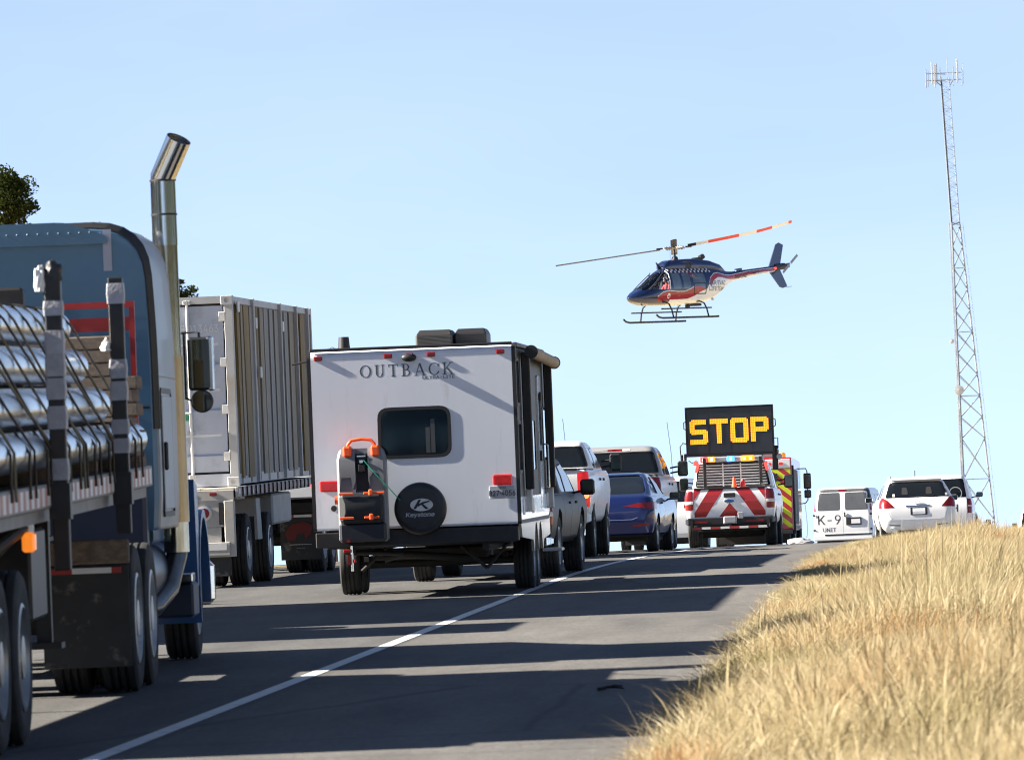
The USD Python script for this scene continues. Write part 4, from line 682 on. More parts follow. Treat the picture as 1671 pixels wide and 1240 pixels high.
    for s in (1, -1):
        part(t, 'bed_rail_cap', box(s * .80 * w if s > 0 else -.945 * w, .945 * w if s > 0 else s * .80 * w, .08, 2.08, Z(1.295), Z(1.32), .008), trim or BLACK)
        for y in (1.28, 4.88): wheel(t, s * .86 * w, y, .41, .26, s, ALU, holes=6)
        car_mirror(t, s, s * (1.20 * w if mirror_big else 1.14 * w), 4.25, Z(1.46 if mirror_big else 1.40), .20, .30 if mirror_big else .22, mirror_big)
        for y in (2.95, 3.95): part(t, 'door_handle', box(s * 1.0 * w - .02, s * 1.0 * w + .02, y - .1, y + .06, Z(1.14), Z(1.18), .008), BLACK)
    part(t, 'underbody', J(box(-.75, .75, .3, 5.5, .36, .54), cyl((-.8, 1.28, .42), (.8, 1.28, .42), .07), mv(trimesh.creation.icosphere(2, .16), 0, 1.28, .42)), DARK); part(t, 'spare_wheel', lathe([(.002, .42), (.36, .42), (.39, .48), (.36, .60), (.002, .60)], (0, .75, 0), 'z', 24), RUBBER, 40); part(t, 'axle_housing', box(-.72, .72, 1.18, 1.38, .22, .46, .05), DARK); part(t, 'tow_hitch', box(-.04, .04, -.22, .2, .40, .48), BLACKSTEEL)
    part(t, 'grille', box(-.6, .6, 5.80, 5.87, Z(.75), Z(1.12), .02), BLACK); part(t, 'front_bumper', box(-.95, .95, 5.7, 5.95, .45, .68, .04), bm)
    return t, body, gh
def J_box(*a): return box(*a)
def flip(m):
    q = tri(m); q.vertices[:, 0] *= -1; q.invert(); return solid((q.vertices, q.faces))
def passenger(name, label, cat, X, Y, yaw, paint, B, G, rw, sws, lamps, axles, R, plate=None, lampmat=None, black_low=None, grooves=(), hatch=None, mirror=(1.05, 1.02, 2.9), plate_at=(0, .80), glass=None, roll=0.0, group=None, mirror_m=None, pitch=None, Zoff=0.0):
    """B, G: levels of body and cabin. rw: rear window polygon in (x,z). sws: side window polygons in (y,z). lamps: polygons (x,z) on the right."""
    t = thing(name, label, cat, X, Y, road(Y) + Zoff, yaw=yaw, pitch=slope(Y + 1, 3) if pitch is None else pitch, group=group); glass = glass or GLASS
    body = lambda d=0.0: stack(B, d); gh = lambda d=0.0: stack(G, d); whole = lambda d=0.0: body(d) + gh(d)
    ym = (B[0][1] + B[0][2]) / 2; hw = max(l[3] for l in B); zt = max(l[0] for l in G)
    b = whole()
    for y in axles: b = b - cyl((-1.3, y, R), (-hw + .24, y, R), R + .06, n=26) - cyl((hw - .24, y, R), (1.3, y, R), R + .06, n=26)
    rwp = pr(rw, 'y', -1, ym); swp = [pr(s_, 'x', -2, 2) - box(-.5, .5, -1, 9, 0, 4) for s_ in sws]
    lps = [pr(l, 'y', -1, .62) for l in lamps]; lps += [flip(l) for l in lps]
    for q in [rwp] + swp + lps: b = b - q
    for q in grooves: b = b - q
    if hatch is not None: b = b - (pr(hatch, 'y', -1, .9) - pr([(u * .985, (v_ - 1) * .985 + 1) for u, v_ in hatch], 'y', -1, 2) - whole(-.012))
    inner = whole(-.006)
    part(t, 'body', b if black_low is None else b - box(-2, 2, -1, 9, 0, black_low), paint, 32)
    if black_low is not None: part(t, 'lower_bumper', b ^ box(-2, 2, -1, 9, 0, black_low), BLACK, 32)
    part(t, 'rear_window', inner ^ rwp, glass, 30)
    for q in swp: part(t, 'side_window', inner ^ (q ^ box(0, 2, -1, 9, 0, 4)), glass, 30); part(t, 'side_window', inner ^ (q ^ box(-2, 0, -1, 9, 0, 4)), glass, 30)
    for q in lps: part(t, 'tail_lamp', whole(.003) ^ (q ^ box(-2, 2, -1, .62, 0, 4)), lampmat or REDL, 30)
    for q in lps: pass
    part(t, 'windscreen', (gh(.003) ^ pr(rpoly([(-hw * .8, G[0][0] + .06), (hw * .8, G[0][0] + .06), (hw * .68, zt - .1), (-hw * .68, zt - .1)], .06), 'y', ym + .3, 9)) - gh(-.01), glass)
    if plate: 
        px_, pz = plate_at; q = part(t, 'licence_plate', (box(px_ - .155, px_ + .155, -.03, .3, pz - .075, pz + .075) ^ whole(.012)), PLATE)
    for s in (1, -1):
        for y in axles: wheel(t, s * (hw - .13), y, R, .21, s, ALU, holes=7)
        car_mirror(t, s, s * mirror[0], mirror[2], mirror[1], .19, .14, m=mirror_m or paint)
    part(t, 'underbody', box(-hw + .18, hw - .18, .4, B[0][2] - .3, .2, B[0][0] + .02), DARK)
    return t, whole

# tow truck of the caravan, only its right flank shows
pickup('pickup_truck', 'dark grey-brown pickup in front of the caravan, only its right flank and mirror showing', -5.53, 85.3, .035, GREY, cabH=1.64, kb=.84, mirror_big=False)
# white pickup with its brake lights on
pickup('pickup_truck', 'white pickup with glowing round brake lamp, between the caravan and the blue sedan', -6.06, 107.5, .016, WHITE, tail='tundra', lit=True, cabH=1.98, kb=1.13, bumper=mat('bumper_white', (.55, .54, .50), .35, coat=.4))
# silver pickup beyond the blue car
ps, _, _ = pickup('pickup_truck', 'silver pickup with wide dark rear window standing ahead of the blue sedan', -5.40, 122.2, .022, SILVER, cabH=2.02, kb=1.09)
part(ps, 'whip_antenna', tube([(.95, 5.3, 1.2), (.93, 5.2, 1.9), (.88, 5.05, 2.5)], .005, 5), BLACK); part(ps, 'whip_antenna', tube([(-.9, 2.3, 1.4), (-.98, 2.25, 2.6)], .005, 5), BLACK)
# blue sedan
Bs = [(.24, .22, 4.2, .70, .15), (.34, .06, 4.36, .83, .22), (.52, .01, 4.42, .885, .26), (.72, .02, 4.42, .90, .26), (.88, .05, 4.35, .885, .25), (.97, .10, 4.1, .85, .22), (1.01, .14, 3.4, .80, .18)]
Gs = [(.98, .42, 3.45, .80, .2), (1.06, .66, 3.25, .765, .22), (1.22, 1.02, 2.92, .70, .22), (1.36, 1.40, 2.58, .625, .22), (1.42, 1.62, 2.38, .57, .2), (1.45, 1.9, 2.2, .45, .15)]
bl, wh = passenger('sedan', 'dark blue four-door sedan with slim red tail lamps, right of the white pickup', 'car', -5.22, 116.2, .066, BLUECAR, Bs, Gs, rpoly([(-.70, 1.055), (.70, 1.055), (.56, 1.38), (-.56, 1.38)], .09),
    [rpoly([(1.02, 1.06), (2.0, 1.05), (2.0, 1.36), (1.5, 1.36)], .05), rpoly([(2.06, 1.05), (3.0, 1.04), (2.55, 1.33), (2.06, 1.36)], .05)],
    [rpoly([(.34, .835, .01), (.60, .80, .03), (.93, .765, .02), (.93, .90, .02), (.62, .885, .03)], .02)], (.86, 3.48), .32, black_low=.31, grooves=[box(-.84, .84, -.1, .03, .585, .592), box(.84, 1.2, 2.03, 2.04, .3, 1.05), box(.84, 1.2, 1.12, 1.13, .3, 1.02)], mirror=(1.0, 1.0, 2.85), mirror_m=BLACK)
part(bl, 'reflector', wh(.004) ^ pr(rpoly([(.50, .455), (.80, .475), (.80, .515), (.50, .495)], .01), 'y', -.5, .25), REDL, 30); part(bl, 'reflector', wh(.004) ^ pr(rpoly([(-.50, .455), (-.80, .475), (-.80, .515), (-.50, .495)], .01), 'y', -.5, .25), REDL, 30)
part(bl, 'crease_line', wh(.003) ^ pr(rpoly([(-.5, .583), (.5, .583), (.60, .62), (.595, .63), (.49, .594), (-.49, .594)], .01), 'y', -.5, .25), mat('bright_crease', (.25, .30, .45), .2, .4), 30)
for s in (1, -1): part(bl, 'door_handle', box(s * .90 - .02, s * .90 + .02, 1.45, 1.62, .86, .89, .008), BLUECAR)
# white truck carrying the STOP board
SX, SY, SYAW = -3.64, 143.2, .014
sp, sb, sg = pickup('pickup_truck', 'white pickup with red chevron tailgate carrying the STOP message board', SX, SY, SYAW, WHITE, cabH=1.99, bumper=BLACKSTEEL)
zt0, zt1, tw_ = .68, 1.30, .79
tail = pr(rect(-tw_, tw_, zt0, zt1), 'y', -.2, .10); RT_ = mat('red_chevron', (.36, .018, .018), .35, coat=.3, var=.08)
for k, pts_ in enumerate([[(-.12, 1.30), (-.44, 1.30), (-.44, 1.30), (-.79, .78), (-.79, .68), (-.54, .68)], [(.12, 1.30), (.44, 1.30), (.79, .78), (.79, .68), (.54, .68)], [(-.24, .68), (.24, .68), (0, .98)], [(-.79, 1.30), (-.62, 1.30), (-.79, 1.06)], [(.79, 1.30), (.62, 1.30), (.79, 1.06)]]):
    part(sp, 'red_chevron', (sb(.004) ^ pr([p_ for i, p_ in enumerate(pts_) if p_ != pts_[i - 1]], 'y', -.2, .10) ^ tail) - sb(-.004), RT_)
t_ = np.linspace(0, 2 * PI, 24, endpoint=False); e_ = part(sp, 'oval_emblem', (sb(.012) ^ pr(np.c_[.0 + .13 * np.cos(t_), 1.02 + .045 * np.sin(t_)], 'y', -.2, .1)), CHROME); part(e_, 'emblem_centre', (sb(.016) ^ pr(np.c_[.11 * np.cos(t_), 1.02 + .032 * np.sin(t_)], 'y', -.2, .1)), mat('emblem_blue', (.02, .05, .16), .3))
for x0, x1 in ((-.86, -.4), (.36, .86)): part(sp, 'bumper_reflector', box(x0, x1 - .1, -.155, -.141, .545, .59), REDL)
hb = part(sp, 'hitch_bar', J(box(-.86, .86, -.30, -.24, .40, .46), box(-.03, .03, -.30, .0, .38, .50), *[box(x - .03, x + .03, -.32, .0, .42, .62) for x in (-.85, .85)]), BLACKSTEEL)
for k, x in enumerate(np.arange(-.84, .8, .21)): part(hb, 'reflective_tape', box(x, x + .2, -.304, -.3005, .405, .455), WHITET if k % 2 else REDT)
part(sp, 'bumper_box', J(box(-.14, .14, -.24, -.15, .52, .68, .02), box(.18, .30, -.22, -.15, .62, .76, .01)), mat('grey_box', (.30, .30, .32), .5)); part(sp, 'side_marker', box(-1.03, -1.0, .2, .3, .9, 1.0), REDL)
fr = part(sp, 'headache_rack', J(*[box(x - .035, x + .035, 1.72, 1.79, 1.2, 2.02, .006) for x in (-.60, .66)], box(-.60, .66, 1.73, 1.78, 1.34, 1.37), cyl((.66, 1.76, 1.40), (.78, 1.2, 1.33), .022)), BLACKSTEEL)
for k in range(8): part(fr, 'louvre_slat', rot(box(-.80 + .012 * k, .80 - .012 * k, 1.985, 1.992, 1.40 + .062 * k, 1.43 + .062 * k, .002), 12, (1, 0, 0), (0, 2.0, 1.42 + .062 * k)), mat('slat_white', (.55, .55, .54), .4))
part(fr, 'slat_backing', box(-.80, .80, 2.03, 2.05, 1.36, 1.90), BLACK); [part(fr, 'slat_rib', box(x - .015, x + .015, 1.965, 1.98, 1.37, 1.92), WHITET) for x in (-.2, .2)]
for s in (1, -1): part(fr, 'warning_lamp', rot(box(s * .78 - .035, s * .78 + .035, 1.93, 1.965, 1.70, 1.90, .012), s * -14, (0, 1, 0), (s * .78, 1.9, 1.8)), REDGLOW)
lb = part(sp, 'light_bar', hull(np.vstack([tri(box(-.72, .72, 1.84, 1.99, 1.925, 2.045, .03)).vertices])), mat('lamp_clear', (.30, .31, .33), .2, coat=.6)); part(lb, 'bar_foot', box(-.6, .6, 1.88, 1.96, 1.89, 1.925), BLACK)
for x, m_, w_, d_ in ((-.62, REDGLOW, .05, .0), (-.44, AMBERON, .05, .0), (-.01, BLUEON, .06, .0), (.30, AMBERON, .05, 0), (.44, AMBERON, .055, 0)): q = part(lb, 'flashing_lamp', box(x - w_ - .03, x + w_ + .03, 1.815, 1.85, 1.922, 2.05, .02), m_); part(q, 'lamp_core', box(x - .03, x + .03, 1.805, 1.8145, 1.955, 2.015, .003), WHITEON)
part(lb, 'side_flasher', box(-.86, -.74, 1.84, 1.92, 1.86, 1.96, .015), REDGLOW)
BZ0, BZ1 = 2.10, 3.16; BX0, BX1 = -.99, .96
bd = part(sp, 'message_board', box(BX0, BX1, 2.02, 2.20, BZ0, BZ1, .015), mat('board_black', (.016, .017, .019), .32, coat=.25, var=.3, scale=2), label='black electronic message board raised over the cab')
part(bd, 'board_rim', J(box(BX0 - .02, BX1 + .02, 2.0, 2.22, BZ1 - .002, BZ1 + .02), box(BX0 - .02, BX1 + .02, 1.98, 2.22, BZ0 - .04, BZ0 + .004), box(BX0 - .02, BX0 + .006, 2.0, 2.22, BZ0, BZ1), box(BX1 - .006, BX1 + .02, 2.0, 2.22, BZ0, BZ1)), BLACKSTEEL)
for s in (-1, 1): part(bd, 'side_latch', J(tube([((BX0 if s < 0 else BX1) + s * .02, 2.1, 2.86), ((BX0 if s < 0 else BX1) + s * .06, 2.1, 2.84), ((BX0 if s < 0 else BX1) + s * .06, 2.1, 2.70), ((BX0 if s < 0 else BX1) + s * .02, 2.1, 2.68)], .012, 5)), BLACKSTEEL)
part(bd, 'board_seam', J(*[box(x - .004, x + .004, 2.0165, 2.0195, BZ0 + .03, BZ1 - .02) for x in (-.5, .0, .48)]), mat('seam_black', (.008, .008, .009), .6))
GL = {'S': [(1, 10, 0, 3), (0, 3, 1, 8), (1, 10, 6, 9), (8, 11, 7, 14), (0, 10, 12, 15)], 'T': [(0, 11, 0, 3), (4, 7, 0, 15)], 'O': [(1, 10, 0, 3), (1, 10, 12, 15), (0, 3, 1, 14), (8, 11, 1, 14)], 'P': [(0, 3, 0, 15), (0, 10, 0, 3), (0, 10, 6, 9), (8, 11, 1, 8)]}
cell = .0372
for i, ch in enumerate('STOP'):
    cells = sorted({(a, c) for x0, x1, y0, y1 in GL[ch] for a in range(x0, x1) for c in range(y0, y1)}); x0 = -.915 + i * .458; zt_ = 2.895 + .006 * i
    part(bd, 'led_letter', J(*[box(x0 + a * cell + .003, x0 + (a + 1) * cell - .003, 2.012, 2.0195, zt_ - (c + 1) * cell + .003, zt_ - c * cell - .003) for a, c in cells]), LED, label=f'glowing amber letter {ch}')
arm = part(sp, 'board_frame', J(*[box(x - .04, x + .04, 2.22, 2.30, 1.3, 2.9, .006) for x in (-.60, .66)], box(-.6, .66, 2.23, 2.29, 2.02, 2.08)), BLACKSTEEL)
sl = part(sp, 'side_lamp_arm', J(tube([(BX0 - .0, 2.1, 2.36), (BX0 - .10, 2.1, 2.38), (BX0 - .16, 2.1, 2.30), (BX0 - .15, 2.1, 2.0)], .014, 6), box(BX0 - .16, BX0 - .10, 2.05, 2.15, 1.98, 2.12, .01), box(BX0 - .08, BX0 - .02, 2.05, 2.15, 1.98, 2.14, .01), tube([(BX0 + .02, 2.1, 1.98), (BX0 + .1, 2.1, 1.92), (BX0 + .2, 2.1, 1.98)], .01, 5)), BLACKSTEEL, True)
wl = part(sp, 'work_lamp', mv(tri(lathe([(.002, -.05), (.06, -.05), (.07, .02), (.002, .06)], (0, 0, 0), 'y', 16)), 1.08, 2.1, 2.0), mat('lamp_clear', (.3, .31, .33), .2), 40); part(wl, 'lamp_bracket', J(box(.92, 1.05, 2.1, 2.13, 1.7, 2.25, .01), tube([(BX1, 2.1, 2.42), (BX1 + .10, 2.1, 2.42), (BX1 + .10, 2.1, 2.18)], .012, 5)), BLACKSTEEL)
cn_ = thing('traffic_cone', 'orange traffic cone standing in the bed behind the chevron tailgate', 'cone', SX + .02 + .45 * math.sin(SYAW), SY + .55, road(SY) + .85)
part(cn_, 'cone', lathe([(.002, .03), (.13, .03), (.028, .70), (.002, .70)], (.08, 0, 0), 'z', 20), mat('cone_orange', (.85, .09, .02), .5), 40); part(cn_, 'base', box(-.10, .26, -.18, .18, 0, .03, .008), ORANGE)
c2 = solo('red_canister', mv(tri(lathe([(.002, 0), (.06, 0), (.06, .56), (.03, .66), (.002, .66)], (0, 0, 0), 'z', 16)), SX + .30, SY + .62, road(SY) + .84), REDSTEEL, 'small red canister beside the cone in the bed of the stop-board truck', 'canister', smooth=40)
c3 = solo('white_drum', mv(tri(lathe([(.002, 0), (.15, 0), (.16, .45), (.15, .50), (.002, .50)], (0, 0, 0), 'z', 18)), SX + .26, SY + .95, road(SY) + .84), HWHITE, 'white drum beside the cone in the bed of the stop-board truck', 'drum', smooth=40)
# fire engine behind it
FXc, FYr = -4.33, 198.0
fe = thing('fire_engine', 'fire engine with red and lime chevron rear, right behind the STOP board truck', 'fire engine', FXc, FYr, yaw=.022)
FR = mat('fire_red', (.42, .015, .02), .28, coat=.7, var=.05); LIME = mat('lime_yellow', (.60, .68, .02), .4, var=.05)
part(fe, 'body', box(-1.24, 1.24, .0, 5.0, .62, 2.85, .03), FR); part(fe, 'cab', J(box(-1.22, 1.22, 5.1, 8.0, .62, 2.85, .06)), FR); part(fe, 'cab_window', J(box(1.2, 1.226, 5.4, 6.4, 1.7, 2.6), box(1.2, 1.226, 6.6, 7.8, 1.7, 2.6), box(-1.1, 1.1, 7.98, 8.006, 1.6, 2.6)), GLASS)
u = -1.24; k = 0
rear_ = pr(rect(.42, 1.20, .70, 2.50), 'y', -.02, -.004)
for k in range(-2, 10):
    z0 = .2 + k * .34; q = rear_ ^ pr([(.3, z0 + .9 * .78 + .12), (1.3, z0 - .0), (1.3, z0 + .17), (.3, z0 + .9 * .78 + .12 + .17)], 'y', -.03, 0)
    if q.volume() > 1e-5: part(fe, 'lime_chevron', q, LIME)
    z0 += .17; q = rear_ ^ pr([(.3, z0 + .9 * .78 + .12), (1.3, z0 - .0), (1.3, z0 + .168), (.3, z0 + .9 * .78 + .12 + .168)], 'y', -.03, 0)
    if q.volume() > 1e-5: part(fe, 'red_chevron', q, FR)
part(fe, 'rear_door', box(-.40, .40, -.03, -.004, .7, 2.5, .01), ALU); part(fe, 'rear_hatch', box(.52, .80, -.035, -.0205, 2.12, 2.36, .01), BLACK); part(fe, 'rear_header', box(-1.2, 1.2, -.03, -.004, 2.52, 2.80, .01), HWHITE); part(fe, 'lamp_row', J(*[box(.5 + .18 * k, .62 + .18 * k, -.05, -.03, 2.62, 2.70, .01) for k in range(3)]), REDON)
part(fe, 'warning_lamp', box(.50, .86, -.06, -.0205, 1.12, 1.27, .01), REDGLOW); part(fe, 'flasher', box(.52, .84, -.065, -.0205, .82, .92, .015), mat('warm_lamp', (1, .75, .45), .3, emit=.6)); part(fe, 'lamp_frame', J(box(.46, .90, -.05, -.0205, .78, 1.30) - box(.49, .87, -1, 1, .81, 1.28)), CHROME); part(fe, 'grey_lamp', box(.54, .82, -.06, -.0205, .95, 1.09, .01), ALU)
part(fe, 'tail_step', box(-1.2, 1.2, -.35, 0, .50, .62, .01), BLACK); part(fe, 'amber_beacon', mv(tri(lathe([(.002, 0), (.12, 0), (.12, .10), (.08, .15), (.002, .15)], (0, 0, 0), 'z', 18)), .95, .25, 2.85), mat('amber_beacon', (.75, .30, .02), .25, emit=.15), 40)
part(fe, 'roof_gear', J(box(-.9, .75, .3, 4.6, 2.86, 3.05, .02), *[box(.2, .75, .6 + .5 * k, .68 + .5 * k, 3.05, 3.16) for k in range(6)], box(.5, .95, .6, 1.2, 2.86, 3.0, .02)), mat('gear_grey', (.22, .22, .23), .5)); part(fe, 'ladder', J(*[box(x - .02, x + .02, .1, 4.5, 3.06, 3.12) for x in (-.6, -.2)], *[box(-.6, -.2, .3 + .35 * k, .33 + .35 * k, 3.07, 3.10) for k in range(12)]), ALU)
part(fe, 'side_locker', J(*[box(1.235, 1.255, .3 + 1.5 * k, 1.6 + 1.5 * k, .8, 2.5, .006) for k in range(3)]), mat('locker_dark', (.03, .03, .032), .55)); part(fe, 'side_trim', J(box(1.24, 1.27, .05, 5.0, .66, .78), *[box(1.24, 1.30, .15, .25, .5, 2.6)]), BLACK)
for y in (1.6, 6.6):
    for s in (1, -1): wheel(fe, s * 1.08, y, .52, .30, s, ALU)
part(fe, 'underbody', box(-1.1, 1.1, .3, 7.6, .25, .64), DARK)
for s in (1, -1):
    fm = part(fe, 'mirror', J(box(s * 1.44 - .20 * .6, s * 1.44 + .12, 7.6, 7.7, 1.95, 2.45, .03), box(s * 1.44 - .11, s * 1.44 + .11, 7.6, 7.7, 1.66, 1.92, .03)), BLACK); part(fm, 'mirror_glass', J(box(s * 1.44 - .09, s * 1.44 + .09, 7.594, 7.599, 1.99, 2.41), box(s * 1.44 - .08, s * 1.44 + .08, 7.594, 7.599, 1.69, 1.89)), mat('mirror_warm', (.25, .22, .18), .08, 1.0)); part(fm, 'mirror_arm', tube([(s * 1.2, 7.7, 2.6), (s * 1.4, 7.7, 2.6), (s * 1.44, 7.66, 2.5), (s * 1.44, 7.66, 1.6), (s * 1.36, 7.7, 1.5), (s * 1.2, 7.7, 1.48)], .02, 6), BLACK, True)
part(fe, 'hanging_cord', tube([(1.36, 6.9, 1.5), (1.40, 6.9, 1.1), (1.42, 6.9, .6), (1.36, 6.9, .3)], .008, 5), ALU)
# K-9 van
Bv = [(.34, .10, 5.4, .92, .1), (.42, .02, 5.5, .99, .14), (.70, .0, 5.55, 1.0, .16), (1.05, .01, 5.5, 1.0, .16), (1.15, .02, 5.3, .99, .16)]
Gv = [(1.14, .02, 4.75, .99, .16), (1.35, .04, 4.5, .975, .17), (1.75, .10, 4.1, .93, .2), (1.98, .15, 3.85, .87, .22), (2.05, .20, 3.7, .80, .22), (2.08, .35, 3.5, .66, .2)]
kv, kw = passenger('van', 'white K-9 unit van with two grey rear door windows, left of the white crossover', 'van', -1.72, 216.5, head(170), WHITE, Bv, Gv, rpoly([(-.86, 1.30), (-.08, 1.30), (-.08, 1.90), (-.74, 1.90), (-.80, 1.85)], .07), [rect(.45, 1.95, 1.28, 1.84, .08), rect(2.05, 3.2, 1.28, 1.84, .08), rpoly([(3.3, 1.28), (4.2, 1.28), (3.85, 1.82), (3.3, 1.84)], .06)],
    [rect(.91, 1.06, 1.28, 1.64, .03)], (1.0, 4.4), .37, plate=None, glass=GREYGLASS, grooves=[box(-.006, .006, -.1, .05, .5, 2.0)], mirror=(1.2, 1.35, 4.1), mirror_m=BLACK)
part(kv, 'rear_window', (kw(.002) ^ pr(rpoly([(.86, 1.30), (.08, 1.30), (.08, 1.90), (.74, 1.90), (.80, 1.85)], .07), 'y', -1, 1)) - kw(-.01), GREYGLASS); part(kv, 'roof_edge_trim', (kw(.006) ^ (pr([(-1.1, 1.93), (1.1, 1.93), (1.1, 2.02), (-1.1, 2.02)], 'y', -1, .5))) - kw(-.01), mat('roof_trim_dark', (.10, .10, .11), .5)); part(kv, 'pillar_trim', (kw(.006) ^ pr([(.84, 1.62), (1.1, 1.62), (1.1, 1.96), (.76, 1.96), (.84, 1.9)], 'y', -1, .5)) - kw(-.01), BLACK)
part(kv, 'third_brake_lamp', (kw(.012) ^ box(-.13, .13, -.5, .6, 1.955, 2.015)) - kw(-.02), REDL)
for s in (1, -1): part(kv, 'lamp_lens', kw(.007) ^ box(.92 if s > 0 else -1.1, 1.1 if s > 0 else -.92, -.1, .1, 1.42, 1.47), WHITET); part(kv, 'lamp_lens', kw(.008) ^ box(.92 if s > 0 else -1.1, 1.1 if s > 0 else -.92, -.1, .1, 1.47, 1.63), REDON)
ks = kw(.003) - kw(-.02); on_back(ks, kv, 'lettering', mat('van_lettering', (.05, .05, .05), .5), 'K-9', .31, -.46, 1.00); on_back(ks, kv, 'unit_lettering', mat('van_lettering', (.05, .05, .05), .5), 'UNIT', .13, -.47, .66)
hn = part(kv, 'plate_recess', box(.10, .62, -.03, .02, .80, 1.06, .015), BLACK); part(hn, 'licence_plate', box(.28, .58, -.036, -.031, .85, 1.0), PLATE)
[part(kv, 'hinge', box(s_ * .955 - .05, s_ * .955 + .03, -.008, .03, z_, z_ + .07, .006), BLACK) for s_ in (-1, 1) for z_ in (.62, 1.12)]; part(kv, 'door_handle', box(.04, .09, -.02, .01, 1.08, 1.24, .008), BLACK); part(kv, 'rear_bumper', box(-1.0, 1.0, -.14, .05, .30, .50, .03), WHITE); part(kv, 'bumper_pad', box(-.62, .98, -.15, -.02, .46, .515, .01), BLACK); part(kv, 'side_lettering', face(text('E', .36, True), 'right', (1.004, .62, .95)), INK)
# white crossover on the shoulder
Bc = [(.24, .26, 4.5, .76, .2), (.36, .05, 4.7, .88, .26), (.55, .0, 4.78, .94, .28), (.75, .02, 4.8, .955, .28), (.93, .07, 4.75, .945, .28), (1.03, .12, 4.4, .925, .26), (1.07, .16, 3.9, .90, .24)]
Gc = [(1.04, .17, 3.95, .90, .26), (1.14, .26, 3.7, .865, .26), (1.32, .44, 3.25, .79, .26), (1.47, .62, 2.85, .715, .26), (1.55, .74, 2.65, .655, .24), (1.60, .92, 2.45, .57, .22), (1.62, 1.3, 2.2, .4, .2)]
ve, vw = passenger('crossover', 'white crossover with dark rear window parked on the shoulder in the dry grass', 'car', .60, 160.2, -.045, WHITE, Bc, Gc, rpoly([(-.80, 1.10, .05), (.80, 1.10, .05), (.655, 1.50, .10), (-.655, 1.50, .10)], .06),
    [rpoly([(.75, 1.12), (1.7, 1.1), (1.7, 1.46), (1.1, 1.47)], .06), rpoly([(1.78, 1.1), (3.3, 1.08), (2.75, 1.45), (1.78, 1.48)], .06)], [rpoly([(.58, .86, .02), (1.0, .84, .03), (1.0, 1.0, .03), (.88, 1.14, .03), (.76, 1.06, .05)], .03)], (.95, 3.72), .36, plate=' ', plate_at=(.02, .76), mirror=(1.08, 1.10, 3.3),
    hatch=rpoly([(-.78, 1.06), (.78, 1.06), (.70, .62), (.60, .545), (-.60, .545), (-.70, .62)], .08), mirror_m=mat('mirror_shell_pale', (.35, .35, .36), .3, .6))
part(ve, 'chrome_strip', (vw(.010) ^ pr(rpoly([(-.30, .875), (.30, .875), (.30, .905), (-.30, .905)], .01), 'y', -.5, .3)), CHROME); part(ve, 'badge', lathe([(.05, -.012), (.065, -.012), (.065, .02), (.05, .02)], (0, .06, .97), 'y', 20), CHROME, 40); part(ve, 'roof_antenna', tube([(.02, 1.4, 1.62), (.02, 1.36, 1.78)], .012, 6), BLACK); part(ve, 'spoiler', hull(np.vstack([tri(box(-.62, .62, .62, .95, 1.535, 1.565, .01)).vertices, tri(box(-.56, .56, .8, 1.1, 1.56, 1.605, .01)).vertices])), WHITE); part(ve, 'plate_frame', (vw(.009) ^ (pr(rect(-.19, .23, .665, .855, .02), 'y', -.5, .3) - pr(rect(-.13, .17, .70, .82), 'y', -.5, .4))), BLACK)
for s in (1, -1): part(ve, 'exhaust_tip', cyl((s * .62, -.01, .30), (s * .62, .2, .30), .06), CHROME, 40); part(ve, 'roof_rail', tube([(s * .62, 1.0, 1.59), (s * .60, 1.2, 1.645), (s * .60, 2.3, 1.645), (s * .62, 2.5, 1.58)], .018, 6), ALU, True); part(ve, 'bumper_slot', vw(.004) ^ pr(rpoly([(s * .45, .40), (s * .72, .415), (s * .72, .44), (s * .45, .425)], .008), 'y', -.5, .3), BLACK)
part(ve, 'wiper', (vw(.02) ^ pr([(-.02, 1.115), (.42, 1.14), (.42, 1.155), (-.02, 1.135)], 'y', -.5, .7)) - vw(.004), BLACK); part(ve, 'bottom_trim', vw(.003) ^ pr(rect(-.5, .5, .24, .30), 'y', -.5, .4), BLACK)
part(ve, 'window_sticker', J(*[(vw(.003) ^ box(a - .03, a + .03, -.5, .7, 1.135, 1.20)) - vw(-.008) for a in (-.58, .73)]), WHITET); part(ve, 'headrest', J(*[(vw(.002) ^ pr(rpoly([(a - .08, 1.18), (a + .08, 1.18), (a + .06, 1.36), (a - .06, 1.36)], .04), 'y', -.5, .7)) - vw(-.009) for a in (-.30, .30)]), mat('dim_seat', (.028, .028, .027), .5))
